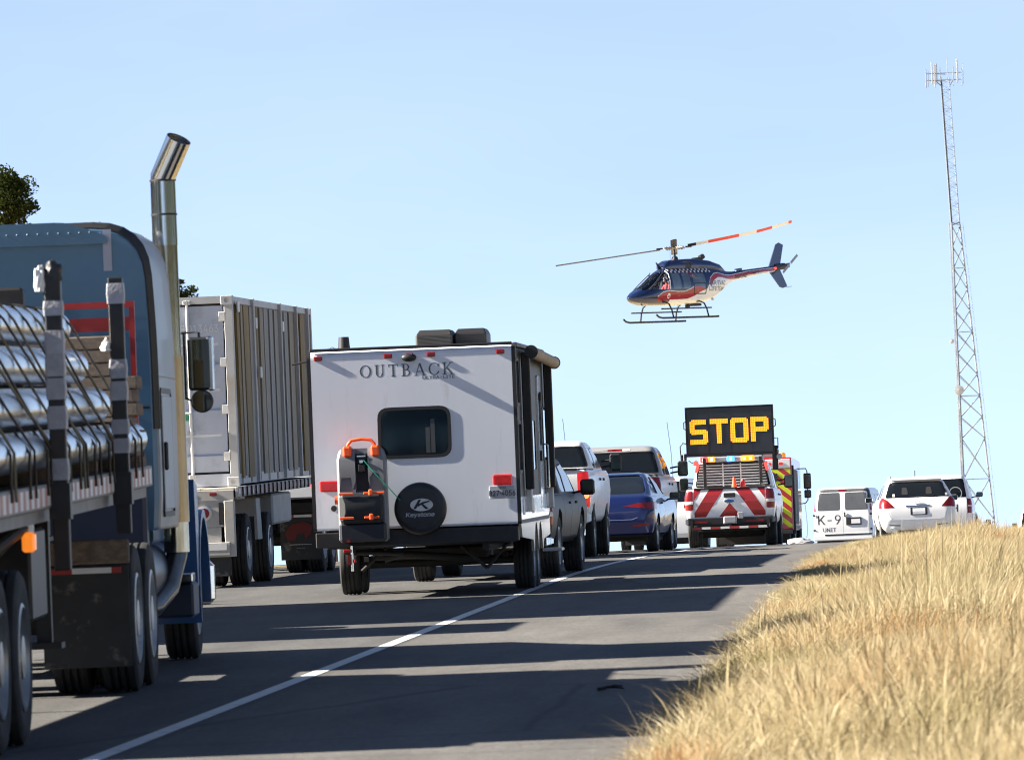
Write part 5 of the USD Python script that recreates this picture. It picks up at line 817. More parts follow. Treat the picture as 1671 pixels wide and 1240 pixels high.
# tall white patrol car right behind the crossover
Bp = [(.34, .15, 5.0, .86, .14), (.45, .04, 5.1, .97, .16), (.80, .0, 5.15, 1.0, .18), (1.05, .03, 5.1, 1.0, .18), (1.18, .06, 4.6, .975, .18)]
Gp = [(1.17, .06, 4.2, .97, .18), (1.40, .12, 3.9, .925, .2), (1.75, .24, 3.3, .83, .22), (1.84, .30, 3.1, .78, .22), (1.885, .42, 2.9, .66, .2)]
def patrol(name, label, X, Y, yaw, lett, m=WHITE, cat='patrol car', Zoff=0.0):
    t, w = passenger(name, label, cat, X, Y, yaw, m, Bp, Gp, rpoly([(-.86, 1.24), (.86, 1.24), (.775, 1.77), (-.775, 1.77)], .06), [rect(.5, 1.7, 1.24, 1.72, .07), rpoly([(1.8, 1.24), (3.7, 1.24), (3.2, 1.70), (1.8, 1.74)], .06)], [rpoly([(.875, 1.20, .02), (.875, .80, .02), (1.1, .80, .04), (1.1, 1.22, .04)], .03)], (1.05, 3.95), .39, mirror=(1.16, 1.34, 3.6), mirror_m=BLACK, Zoff=Zoff)
    for s in (1, -1): part(t, 'lamp_band', w(.006) ^ box(.88 if s > 0 else -1.2, 1.2 if s > 0 else -.88, -.1, .5, .985, 1.02), WHITET); part(t, 'lamp_surround', w(.002) ^ box(.86 if s > 0 else -.878, .878 if s > 0 else -.86, -.1, .3, .79, 1.23), BLACK)
    if lett: on_back(w(.003) - w(-.02), t, 'lettering', INK, lett, .20, .52, .95, True)
    return t, w
pc, pw = patrol('patrol_car', 'tall white patrol car with upright red tail lamp, right behind the white crossover', 1.18, 180.0, .03, 'H')
part(pc, 'window_hoop', lathe([(.16, -.012), (.185, -.012), (.185, .012), (.16, .012)], (.55, .09, 1.36), 'y', 22), ALU, 40)
patrol('patrol_car', 'white patrol car seen in the gap between silver pickup and STOP board truck', -6.05, 163.0, .07, None)
# last vehicles, cut off by grass and frame
w3, _, _ = pickup('pickup_truck', 'white pickup with black tow mirror sunk behind the grass under the lattice tower', 2.35, 246.0, .02, WHITE, pitch=0.0, Zoff=-.60)
q4 = patrol('patrol_car', 'white patrol car with dark windows at the right edge behind the grass', 5.35, 230.0, .04, None, Zoff=-.68)

# far-lane vehicles at the left, hidden by the blue tractor and the frame; their shadows cross the shoulder
bx = thing('box_trailer', 'white box trailer in the far lane, hidden behind the blue tractor', 'trailer', -10.3, 63.4, pitch=.018)
part(bx, 'body', box(-1.28, 1.28, 0, 11.3, 1.15, 4.05, .02), WHITE); part(bx, 'rear_door', J(*[box(a, b, -.02, 0, 1.25, 3.95, .004) for a, b in ((-1.2, -.01), (.01, 1.2))]), ALU); part(bx, 'frame_beam', box(-.5, .5, .2, 11, .95, 1.15), BLACKSTEEL)
for y in (1.2, 2.5):
    for s in (1, -1): wheel(bx, s * 1.12, y, .5, .27, s, deep=True)
part(bx, 'landing_gear', J(*[box(x - .06, x + .06, 9.6, 9.72, .04, 1.15) for x in (-.9, .9)]), BLACKSTEEL)
vn = thing('box_van', 'white box van in the far lane behind the box trailer, outside the picture', 'van', -10.1, 58.6, pitch=.018)
part(vn, 'box_body', box(-1.15, 1.15, 0, 3.3, .8, 3.02, .02), WHITE); part(vn, 'cab', stack([(.5, 3.35, 5.3, .98, .15), (1.2, 3.35, 5.2, 1.0, .15), (2.0, 3.4, 4.5, .9, .2), (2.2, 3.5, 4.3, .8, .2)]), WHITE, 30); part(vn, 'windscreen', box(-.8, .8, 4.75, 4.85, 1.25, 1.9), GLASS); part(vn, 'rear_door', box(-1.05, 1.05, -.02, 0, .9, 2.9), ALU)
for y in (.9, 4.4):
    for s in (1, -1): wheel(vn, s * .95, y, .38, .24, s)
# ------------------------------------------------------------------ helicopter
HY = 288.0; hub = np.array([-9.36, HY, 14.62]); HYAW, HPIT, HROLL = math.radians(-133.5), -.020, .04
HUBZ = 3.25
def axes(yaw, pitch, roll):
    cy, sy, cp, sp_ = math.cos(yaw), math.sin(yaw), math.cos(pitch), math.sin(pitch); f = np.array([sy * cp, cy * cp, sp_]); r = np.array([cy, -sy, 0.0]); u_ = np.cross(r, f)
    return r * math.cos(roll) - u_ * math.sin(roll), f, u_ * math.cos(roll) + r * math.sin(roll)
_part = part
def part(par, name, mesh, m, smooth=False, label=None):
    if str(par.GetPath()).startswith('/World/helicopter'):                 # the tail boom rises towards the fin
        mesh = tri(mesh); y_ = mesh.vertices[:, 1]; mesh.vertices[:, 2] += np.interp(-y_, [2.9, 6.0, 7.5], [0, .25, .30])
    return _part(par, name, mesh, m, smooth, label)
hr, hf, hu = axes(HYAW, HPIT, HROLL); ho = hub - hu * HUBZ
he = thing('helicopter', 'navy, red and white ambulance helicopter hovering in the sky', 'helicopter', *ho, yaw=HYAW, pitch=HPIT, roll=HROLL)
st = lambda y, w, zb, zt, q=.62: (y, [(w * .62, zb, .3), (w, zb + (zt - zb) * .34, .35), (w * .97, zb + (zt - zb) * .62, .3), (w * q, zt, .3)])
FS = [st(-6.55, .10, 1.93, 2.07), st(-6.0, .14, 1.84, 2.10), st(-4.5, .175, 1.76, 2.10), st(-3.3, .215, 1.66, 2.10), st(-2.95, .27, 1.56, 2.14), st(-2.5, .44, 1.28, 2.24), st(-1.95, .64, .96, 2.33), st(-1.3, .735, .76, 2.36), st(-.2, .75, .70, 2.37), st(.6, .745, .69, 2.36), st(.95, .735, .69, 2.29), st(1.25, .725, .69, 2.13), st(1.6, .70, .70, 1.88), st(1.95, .655, .72, 1.64), st(2.3, .57, .76, 1.47), st(2.65, .42, .83, 1.31), st(2.88, .22, .92, 1.18), st(2.97, .08, 1.0, 1.10)]
fus = lambda d=0.0: loft(FS[::-1] if False else FS, d, 7)
cabin = pr([(.05, .95), (2.25, .95), (2.2, 1.42), (1.2, 2.02), (.9, 2.18), (.05, 2.2)], 'x', -.66, .66) ^ fus(-.05)
bub = pr(rpoly([(1.02, 1.36, .1), (2.42, 1.36, .02), (2.3, 1.50, .02), (1.22, 2.20, .02), (1.06, 2.12, .12)], .1), 'x', -2, 2)
doors = [pr(rpoly(p_, .09), 'x', -2, -.3) for p_ in ([(.36, 1.36), (.86, 1.36), (.86, 2.08), (.36, 2.08)], [(-.20, 1.36), (.24, 1.36), (.24, 2.08), (-.20, 2.08)], [(-1.12, 1.34), (-.36, 1.34), (-.36, 2.05), (-1.12, 2.05)])]
doors = doors + [flip(q) for q in doors]
RED = [(1.75, 1.02), (1.45, 1.22), (1.1, 1.27), (.6, 1.22), (.2, 1.22), (-.15, 1.32), (-.40, 1.46), (-.85, 1.46), (-1.05, 1.30), (-.75, 1.20), (-.45, 1.04), (-.05, .92), (.5, .90), (1.0, .90), (1.3, .86), (1.75, .84)]
RED2 = [(-1.32, 1.55), (-1.45, 1.80), (-1.75, 2.00), (-2.05, 2.04), (-2.6, 1.93), (-3.2, 1.93), (-4.2, 1.99), (-5.9, 1.99), (-5.9, 1.90), (-4.2, 1.85), (-3.3, 1.76), (-2.8, 1.78), (-2.3, 1.86), (-1.95, 1.86), (-1.65, 1.72), (-1.42, 1.42)]
def grow_line(P, dz): return [(a, b + dz) for a, b in P]
LN = [(1.78, 1.03), (1.45, 1.23), (1.1, 1.28), (.6, 1.23), (.2, 1.23), (-.15, 1.33), (-.36, 1.44)]; LN = LN + [(a, b + .03) for a, b in LN[::-1]]
LN2 = [(-1.31, 1.56), (-1.44, 1.81), (-1.75, 2.01), (-2.05, 2.05), (-2.6, 1.94), (-3.2, 1.94), (-4.2, 2.0), (-5.9, 2.0)]; LN2 = LN2 + [(a, b + .028) for a, b in LN2[::-1]]
WHT = [(1.05, .5), (1.0, .899), (.5, .899), (-.05, .919), (-.45, 1.039), (-.75, 1.199), (-1.05, 1.299), (-1.2, 1.36), (-1.30, 1.55), (-1.42, 1.41), (-1.65, 1.71), (-1.95, 1.85), (-2.3, 1.85), (-2.8, 1.77), (-3.3, 1.75), (-4.2, 1.84), (-5.9, 1.89), (-5.9, 1.6), (-3.2, .5)]
cut = lambda P: pr(P, 'x', -2, 2)
solidf = fus(); red, red2, ln, ln2, wht = [cut(P_) for P_ in (RED, RED2, LN, LN2, WHT)]
shell = solidf - cabin - bub
for q in doors + [red, red2, ln, ln2, wht]: shell = shell - q
hfus = part(he, 'fuselage', shell, NAVY, 35)
part(he, 'red_stripe', (solidf ^ red) - cabin, HRED, 35); part(he, 'red_stripe', solidf ^ red2, HRED, 35); part(he, 'white_line', (solidf ^ ln) - cabin, HWHITE, 35); part(he, 'white_line', solidf ^ ln2, HWHITE, 35); part(he, 'white_belly', (solidf ^ wht) - cabin, HWHITE, 35)
PANE = pane_mat('canopy_glass', (.93, .95, .97)); DGL = mat('door_glass', (.075, .11, .15), .08, coat=.5, var=.3, scale=1.5)
part(he, 'canopy', ((fus(-.004) - fus(-.016)) ^ bub), PANE, 35)
for q in doors: part(he, 'door_window', fus(-.005) ^ q ^ box(-2, 2, -3, 3, 0, 3) ^ (box(-2, -.5, -3, 3, 0, 3) + box(.5, 2, -3, 3, 0, 3)), DGL, 35)
part(he, 'door_panel', (fus(.006) ^ pr(rpoly([(-1.12, 1.10), (-.36, 1.10), (-.36, 1.62), (-1.12, 1.62)], .05), 'x', -2, 0)) - pr(rpoly([(-1.08, 1.14), (-.40, 1.14), (-.40, 1.58), (-1.08, 1.58)], .05), 'x', -2, 2) - fus(-.01), INK)
for s in (1, -1): part(he, 'canopy_post', tube([(s * .60, 2.18, 1.37), (s * .60, 1.85, 1.62), (s * .53, 1.5, 1.90), (s * .46, 1.2, 2.13)], .022, 6), INK, True); part(he, 'door_frame', tube([(s * .725, 1.04, 1.36), (s * .73, 1.04, 1.75), (s * .66, 1.06, 2.05), (s * .50, 1.12, 2.2)], .02, 6), HWHITE if s < 0 else INK, True)
part(he, 'centre_post', tube([(0, 2.42, 1.40), (0, 1.9, 1.70), (0, 1.5, 1.96), (0, 1.2, 2.17)], .02, 6), INK, True)
def starp(y, z, r): return [(y + (r if k % 2 == 0 else r * .42) * math.sin(k * PI / 5), z + (r if k % 2 == 0 else r * .42) * math.cos(k * PI / 5)) for k in range(10)]
skin = fus(.003) - fus(-.02)
for k in range(24):
    y = 1.0 - .115 * k; z = 2.235 if k % 2 else 2.135
    if -1.95 < y < -1.55: continue
    q = skin ^ pr(starp(y, z - .03 * max(0, -y - 1.2), .064), 'x', -2, 0)
    if q.volume() > 1e-7: part(he, 'star', q, HWHITE)
def on_skin(s, h, y, z, m, name, spread=1.0):
    tm = text(s, h, True, spread); tm.vertices[:, 2] *= 250.0; tm = face(tm, 'left', (-.05, y, z))
    for g in tm.split(only_watertight=False):
        try: q = skin ^ solid((g.vertices, g.faces))
        except Exception: continue
        if not q.is_empty(): out.append(q)
    part(he, name, J(*out), m)
out = []; on_skin('AIR EVAC', .19, -1.95, 1.60, LETTER, 'side_lettering'); out = []; on_skin('LIFETEAM', .19, -1.93, 1.34, LETTER, 'side_lettering'); out = []; on_skin('N891NZ', .14, -3.75, 1.83, INK, 'tail_lettering')
t_ = np.linspace(0, 2 * PI, 20, endpoint=False)
part(he, 'crest', skin ^ pr(np.c_[1.12 + .085 * np.cos(t_), 1.06 + .12 * np.sin(t_)], 'x', -2, 0), HWHITE); part(he, 'crest_centre', (fus(.006) - fus(-.02)) ^ pr([(1.06, 1.0), (1.18, 1.0), (1.12, 1.12)], 'x', -2, 0), HRED); out = []; on_skin('......', .05, .50, 1.06, WLETTER, 'small_print')
CS = [(.95, .20, 2.28, 2.36), (.85, .36, 2.25, 2.58), (.6, .42, 2.22, 2.70), (-.5, .45, 2.22, 2.74), (-.9, .46, 2.22, 2.74), (-1.8, .43, 2.2, 2.64), (-2.45, .34, 2.12, 2.46), (-2.8, .16, 2.05, 2.24)]
cowl = lambda d=0.0: loft([(y, [(w * .9, zb, .05), (w, (zb + zt) / 2, .15), (w * .72, zt, .2)]) for y, w, zb, zt in CS[::-1]], d, 6)
part(he, 'engine_cowl', cowl() - pr([(-.2, 2.3), (-.55, 2.3), (-.62, 2.8), (-.28, 2.8)], 'x', -2, -.40), NAVY, 35); part(he, 'air_intake', (cowl(-.01) ^ pr([(-.2, 2.3), (-.55, 2.3), (-.62, 2.8), (-.28, 2.8)], 'x', -2, -.38)), INK); part(he, 'cowl_seam', (cowl(.003) - cowl(-.02)) ^ pr([(-1.0, 2.36), (-1.02, 2.33), (-1.9, 2.28), (-2.3, 2.25), (-2.3, 2.28), (-1.9, 2.31)], 'x', -2, 0), INK)
part(he, 'exhaust_duct', J(hull(np.vstack([tri(box(-.16, .16, -1.55, -1.1, 2.66, 2.80, .03)).vertices])), cyl((0, -1.5, 2.78), (0, -1.7, 2.86), .12)), mat('duct_dark', (.05, .048, .045), .6, .5))
part(he, 'rotor_mast', J(cyl((0, 0, 2.68), (0, 0, 3.30), .055), lathe([(.055, 2.70), (.16, 2.72), (.13, 2.84), (.055, 2.90)], (0, 0, 0), 'z', 16), lathe([(.055, 2.98), (.14, 2.99), (.14, 3.03), (.055, 3.04)], (0, 0, 0), 'z', 16)), BLACKSTEEL, 35)
part(he, 'pitch_link', J(*[cyl((.22 * math.cos(a), .22 * math.sin(a), 2.74), (.20 * math.cos(a), .20 * math.sin(a), 3.18), .012, n=6) for a in (.6, 2.2, 3.7, 5.3)]), CHROME)
part(he, 'rotor_hub', J(lathe([(.002, 3.18), (.18, 3.2), (.20, 3.27), (.10, 3.34), (.002, 3.35)], (0, 0, 0), 'z', 18), *[rot(box(-.05, .05, .15, .62, 3.22, 3.29, .01), d, (0, 0, 1)) for d in (0, 90, 180, 270)], *[rot(mv(trimesh.creation.icosphere(1, .075), 0, y, 3.255), d, (0, 0, 1)) for d in (0, 90, 180, 270) for y in (.3, .46)]), mat('hub_grey', (.30, .29, .28), .4, .6), 35)
RR = 5.35; base_ang = None
# blade pair square to the line of sight: find the turn of the hub at which it lies across the view
va = np.array([-9.36, HY, 14.6]); va /= np.linalg.norm(va); side = np.cross(va, [0, 0, 1.0]); la, lb_ = side @ hr, side @ hf; ang0 = math.degrees(math.atan2(lb_, la))
for k in range(4):
    def blade(r_0, r_1): 
        tw = math.radians(-24 if k == 0 else 6); R_ = []
        for r_ in np.linspace(r_0, r_1, 6):
            z = 3.255 + {0: .098, 1: .0, 2: -.070, 3: .0}[k] * r_ + (.005 * r_ ** 2 if k == 0 else 0); R_.append(np.array([(r_, c_ * math.cos(tw) - h_ * math.sin(tw), z + c_ * math.sin(tw) + h_ * math.cos(tw)) for c_, h_ in ((-.15, 0), (-.04, .022), (.08, .02), (.14, 0), (.08, -.016), (-.04, -.012))]))
        return rot(rings(R_), ang0 + 90 * k, (0, 0, 1))
    b_ = part(he, 'rotor_blade', blade(.62, 5.35) if k != 0 else blade(.62, 1.0), BLACKSTEEL)
    if k == 0:
        for a, c, m_ in ((1.0, 1.55, HWHITE), (1.55, 2.95, mat('blade_red', (.75, .06, .03), .4)), (2.95, 3.75, HWHITE), (3.75, 4.45, mat('blade_red', (.75, .06, .03), .4)), (4.45, 5.2, HWHITE), (5.2, 5.35, mat('blade_red', (.75, .06, .03), .4))): part(b_, 'blade_band', blade(a, c), m_)
    part(b_, 'blade_grip', rot(box(.5, .8, -.07, .07, 3.235, 3.30, .015), ang0 + 90 * k, (0, 0, 1)), BLACK)
fin = J(hull([(x, y, z) for x in (-.035, .035) for y, z in ((-5.62, 2.04), (-6.30, 2.04))] + [(x, y, z) for x in (-.02, .02) for y, z in ((-6.16, 3.06), (-6.62, 3.02), (-6.36, 3.14))]), hull([(x, y, z) for x in (-.035, .035) for y, z in ((-5.58, 1.95), (-6.28, 1.95))] + [(x, y, z) for x in (-.02, .02) for y, z in ((-6.22, 1.12), (-6.68, 1.14), (-6.40, 1.06))]))
part(he, 'tail_fin', fin, NAVY); part(he, 'tail_fairing', loft([(-6.9, [(.05, 1.98, .03), (.06, 2.08, .03), (.04, 2.16, .03)]), (-6.5, [(.12, 1.90, .06), (.14, 2.05, .06), (.08, 2.2, .06)]), (-6.0, [(.14, 1.86, .06), (.16, 2.05, .06), (.08, 2.18, .06)])], 0, 5), mat('fairing_dark', (.04, .045, .06), .35), 35)
part(he, 'tail_skid', tube([(0, -6.45, 1.12), (0, -6.75, 1.08), (0, -6.95, 1.12)], .014, 5), CHROME); part(he, 'tail_lamp', mv(trimesh.creation.icosphere(2, .06), -.15, -5.92, 1.98), REDGLOW, True)
part(he, 'stabiliser', hull([(x, y, z) for x in (-1.15, 1.15) for y, z in ((-4.62, 1.87), (-4.98, 1.86), (-4.7, 1.90))] + [(x, y, z) for x in (-.1, .1) for y, z in ((-4.45, 1.88), (-4.98, 1.86), (-4.6, 1.92))]), NAVY)
tr_ = part(he, 'tail_rotor_hub', cyl((-.10, -6.62, 2.12), (-.42, -6.62, 2.12), .05), CHROME, 40)
for s in (1, -1): part(tr_, 'tail_rotor_blade', rot(box(-.40, -.385, -6.62 + (.06 if s > 0 else -.62), -6.62 + (.62 if s > 0 else -.06), 2.06, 2.18, .005), -38, (1, 0, 0), (-.4, -6.62, 2.12)), mat('blade_grey', (.25, .26, .28), .4))
for s in (1, -1):
    sk = part(he, 'skid', tube([(s * 1.12, 2.36, .20), (s * 1.12, 2.22, .09), (s * 1.12, 2.0, .045), (s * 1.12, -1.15, .045), (s * 1.12, -1.35, .05)], .045, 8), BLACK, True); part(sk, 'step_tube', tube([(s * 1.02, 1.95, .46), (s * 1.02, -1.05, .46)], .032, 8), BLACK, True)
for y in (1.35, -.75): part(he, 'cross_tube', tube([(s_ * x, y, z) for s_, x, z in ((-1, 1.12, .06), (-1, 1.03, .42), (-1, .88, .68), (-1, .6, .80), (1, 0, .81), (1, .6, .80), (1, .88, .68), (1, 1.03, .42), (1, 1.12, .06))], .036, 8), BLACK, True)
part(he, 'belly_lamp', J(mv(trimesh.creation.icosphere(2, .12), -.2, -.35, .62), box(-.12, .12, -1.3, -.5, .62, .74, .03)), BLACKSTEEL, True); part(he, 'nose_lamp', mv(trimesh.creation.icosphere(2, .10), -.17, 2.62, .93), WHITEON, True); part(he, 'nose_lamp', mv(trimesh.creation.icosphere(2, .07), .05, 2.86, 1.0), CHROME, True); part(he, 'drain_pod', mv(trimesh.creation.icosphere(2, .07), -.35, -1.75, .88), ALU, True)
part(he, 'wire_cutter', hull([(x, y, z) for x in (-.02, .02) for y, z in ((.85, 2.34), (1.05, 2.28), (1.12, 2.62), (1.16, 2.62))]), INK); part(he, 'boom_box', box(-.08, .08, -3.95, -3.6, 2.06, 2.2, .02), NAVY); part(he, 'cowl_antenna', cyl((0, .78, 2.55), (0, .88, 2.62), .03), CHROME)
part(he, 'seat', J(box(-.52, -.12, .62, .75, 1.0, 1.85, .05), box(.12, .52, .62, .75, 1.0, 1.85, .05), box(-.52, -.12, .7, 1.15, .96, 1.1, .04), box(.12, .52, .7, 1.15, .96, 1.1, .04)), BLACK); part(he, 'instrument_panel', hull([(x, y, z) for x in (-.35, .35) for y, z in ((1.75, .97), (1.85, 1.42), (2.1, 1.40), (2.15, .97))]), BLACK)
# the pilot, seen through the canopy
def bones(B, ref=.02):
    m = m3.Manifold()
    for a, ra, b, rb in B:
        s0, s1 = m3.Manifold.sphere(ra, 20).translate(list(a)), m3.Manifold.sphere(rb, 20).translate(list(b)); m = m + m3.Manifold.batch_hull([s0, s1])
    q = tri(m.refine_to_length(ref)); trimesh.smoothing.filter_taubin(q, iterations=12); return q
px_, py_ = -.32, .93
def pilot_parts(x, y):
    hip, chest, neck, head_ = (x, y, 1.16), (x, y - .06, 1.50), (x, y - .05, 1.64), (x, y + .01, 1.79)
    B = [(hip, .15, (x, y - .04, 1.32), .145), ((x, y - .04, 1.32), .145, chest, .15), (chest, .13, neck, .06), ((x - .17, y - .05, 1.54), .075, (x + .17, y - .05, 1.54), .075), (neck, .055, head_, .075), (head_, .09, (x, y + .03, 1.83), .085), ((x, y + .04, 1.745), .055, (x, y + .06, 1.75), .05)]
    for s in (1, -1):
        sh_, el, wr = (x + s * .19, y - .04, 1.53), (x + s * .24, y + .10, 1.30), (x + s * .12, y + .36, 1.30); B += [(sh_, .065, el, .05), (el, .048, wr, .034), (wr, .034, (x + s * .10, y + .43, 1.315), .036)]
        for f_ in range(4): B += [((x + s * (.075 + .02 * f_), y + .44, 1.32), .011, (x + s * (.07 + .02 * f_), y + .49, 1.30), .010), ((x + s * (.07 + .02 * f_), y + .49, 1.30), .010, (x + s * (.07 + .02 * f_), y + .48, 1.265), .009)]
        B += [((x + s * .06, y + .42, 1.32), .012, (x + s * .035, y + .45, 1.30), .010)]
        kn, an = (x + s * .13, y + .46, 1.22), (x + s * .13, y + .70, .92); B += [((x + s * .09, y + .02, 1.13), .095, kn, .065), (kn, .062, an, .042), (an, .042, (x + s * .13, y + .84, .90), .038)]
    return bones(B, .025), head_
pb, ph = pilot_parts(px_, py_)
to_h = lambda m: trimesh.Trimesh(ho + np.array(tri(m).vertices) @ np.array([hr, hf, hu]), tri(m).faces, process=False)
pp = meta(UsdGeom.Xform.Define(stage, '/World/person').GetPrim(), 'helicopter pilot in red flight suit and dark helmet, seated behind the canopy', 'person')
SUIT = mat('red_suit', (.55, .05, .03), .7, var=.15); bodyp = part(pp, 'body', to_h(pb), SUIT, True)
part(bodyp, 'face', to_h(mv(trimesh.Trimesh(trimesh.creation.icosphere(2, .08).vertices * [.85, 1, 1.15], trimesh.creation.icosphere(2, .08).faces), px_, py_ + .055, 1.775)), mat('skin', (.45, .27, .19), .5), True); part(bodyp, 'helmet', to_h(tri(m3.Manifold.sphere(.135, 24).scale([.92, 1.05, 1.0]).translate([px_, py_ + .01, 1.835]) - box(px_ - .2, px_ + .2, py_ + .06, py_ + .3, 1.6, 1.83))), mat('helmet_dark', (.05, .05, .055), .25, coat=.8), True); part(bodyp, 'headset_boom', to_h(tube([(px_ - .11, py_ + .05, 1.76), (px_ - .08, py_ + .14, 1.72), (px_ - .02, py_ + .16, 1.73)], .008, 5)), INK); part(bodyp, 'harness', to_h(J(*[tube([(px_ + s * .10, py_ - .02, 1.62), (px_ + s * .07, py_ + .10, 1.45), (px_ + s * .02, py_ + .13, 1.25)], .014, 5) for s in (1, -1)])), INK)

# ------------------------------------------------------------------ lattice tower far beyond the crest
TYY = 840.0; gz0 = road(TYY) - 3
tower = meta(UsdGeom.Xform.Define(stage, '/World/lattice_tower').GetPrim(), 'tall slender grey lattice mast with antennas on top, far beyond the parked cars', 'tower')
GALV = mat('tower_steel', (.13, .145, .165), .55, .3, var=.12, scale=.4); GALVL = mat('tower_steel_pale', (.24, .265, .30), .55, .2, var=.1, scale=.4)
ZT, ZM = 63.5, 44.5
def legs(z):
    if z >= ZM: a = (z - ZM) / (ZT - ZM); s = 1.2; ax = 9.0 - .62 * a
    else: a = (ZM - z) / (ZM - gz0); s = 1.2 + 4.0 * a; ax = 9.0 + .35 * a
    return [np.array([ax, TYY, z]), np.array([ax + s * .866, TYY + s * .5, z]), np.array([ax - .05 * s, TYY + s, z])]
for i in range(3):
    part(tower, 'leg', J(tube([legs(gz0)[i], legs(ZM)[i]], [.13, .10], 8), tube([legs(ZM)[i], legs(ZT)[i]], [.075, .06], 8)), GALVL if i else GALV, True)
zl = [gz0, 0.0, 5.6, 11.0] + list(np.arange(16.3, ZM, 2.78)) + [ZM]
for k in range(len(zl) - 1):
    A, B = legs(zl[k]), legs(zl[k + 1])
    for i, j in ((0, 1), (1, 2), (2, 0)):
        r_ = .06 if (i, j) == (0, 1) else .045
        m_ = GALV if (i, j) == (0, 1) else GALVL
        part(tower, 'brace', cyl(A[i], B[j], r_, n=6), m_); part(tower, 'brace', cyl(A[j], B[i], r_, n=6), GALVL)
        if k % 3 == 0: part(tower, 'cross_bar', cyl(A[i], A[j], .05, n=6), GALVL)
zu = np.arange(ZM, ZT - .2, .62); q = []
for k in range(len(zu) - 1):
    A, B = legs(zu[k]), legs(zu[k + 1])
    for i, j in ((0, 1), (1, 2), (2, 0)): q.append(cyl(A[i], B[j], .022, n=5) if k % 2 else cyl(A[j], B[i], .022, n=5)); q += [cyl(A[i], A[j], .022, n=5)] if k % 4 == 0 else []
meta(part(tower, 'fine_lattice', J(*q), GALVL), kind='stuff')
part(tower, 'cable_run', J(*[tube([legs(z)[0] + np.array([dx, -.12, 0]) for z in (ZT - .6, 58, 50, ZM)], .055, 6) for dx in (-.06, .08)]), mat('cable_grey', (.06, .065, .075), .6)); part(tower, 'cable_run', J(*[tube([legs(z)[0] + np.array([dx, -.2, 0]) for z in (ZM, 20, 5, gz0)], .05, 6) for dx in (-.35, -.2)]), GALVL); part(tower, 'climbing_ladder', J(*[tube([legs(z)[1] + np.array([dx, -.2, 0]) for z in (ZM, 20, gz0)], .025, 5) for dx in (.1, .42)]), GALVL)
top = legs(ZT)[0] + np.array([.4, .4, 0])
part(tower, 'antenna_frame', J(*[cyl(top + np.array([-2.3, -.6, z]), top + np.array([2.3, -.6, z]), .05, n=6) for z in (-.4, .5)], *[cyl(top + np.array([a, -.6, z]), top + np.array([.2, 1.6, z]), .045, n=6) for a in (-2.2, 2.2) for z in (-.4, .5)], *[cyl(legs(ZT - 1.2)[i], top + np.array([a, -.6, -.4]), .06, n=6) for i, a in ((0, -1.2), (1, 1.2))]), GALV)
for k, (dx, h0, h1, w_) in enumerate([(-2.35, -1.4, 1.0, .09), (-2.05, -1.2, .8, .06), (-1.55, -.9, 1.9, .12), (-1.2, -1.3, 1.6, .13), (-.95, -.9, 1.7, .10), (-.5, -.6, 1.2, .07), (.45, -.2, 2.3, .05), (1.2, -1.2, 1.3, .07), (1.75, -.8, 2.2, .15), (2.3, -1.2, .9, .06), (2.5, -.9, 1.5, .04)]):
    part(tower, 'antenna', J(box(top[0] + dx - w_ * .75, top[0] + dx + w_ * .75, TYY - .75 - .25, TYY - .75, top[2] + h0, top[2] + h1, .03)), mat('antenna_white', (.46, .47, .48), .5) if w_ > .1 else GALVL)
    part(tower, 'antenna_pole', cyl((top[0] + dx, TYY - .65, top[2] + h0 - .1), (top[0] + dx, TYY - .65, top[2] + h1 + .1), .035, n=6), GALV)
for k, (z, dx, r_) in enumerate([(22.6, -.55, .62), (29.0, -1.2, .30)]): part(tower, 'dish', lathe([(.002, -.35), (r_, -.30), (r_, .0), (.002, .05)], (legs(z)[0][0] + dx + .5, TYY - .5, z), 'y', 20), mat('antenna_white', (.46, .47, .48), .5), 40)

# ------------------------------------------------------------------ trees beyond the far lane
LEAF = usdkit.material(stage, '/World/Looks/leaf', {'g': ('geometry', {}), 'n': ('noise_texture', {'scale': .9, 'detail': 4.0}), 'r': ('rgb_ramp', {'ramp': [(.25, (.022, .032, .010)), (.5, (.05, .065, .018)), (.75, (.13, .12, .035))]}), 'ri': ('rgb_ramp', {'ramp': [(0, (.7, .7, .7)), (1, (1.4, 1.35, 1.2))]}), 'x': ('mix', {'mix_type': 'multiply', 'fac': 1.0}),
    'd': ('diffuse_bsdf', {}), 't': ('translucent_bsdf', {}), 'm': ('mix_closure', {'fac': .3})}, [('g.position', 'n.vector'), ('n.fac', 'r.fac'), ('g.random_per_island', 'ri.fac'), ('r.color', 'x.color1'), ('ri.color', 'x.color2'), ('x.color', 'd.color'), ('x.color', 't.color'), ('d.BSDF', 'm.closure1'), ('t.BSDF', 'm.closure2')], surface='m.closure')
BARK = mat('bark', (.10, .08, .06), .9, var=.3, scale=4, bump=.6, bscale=14)
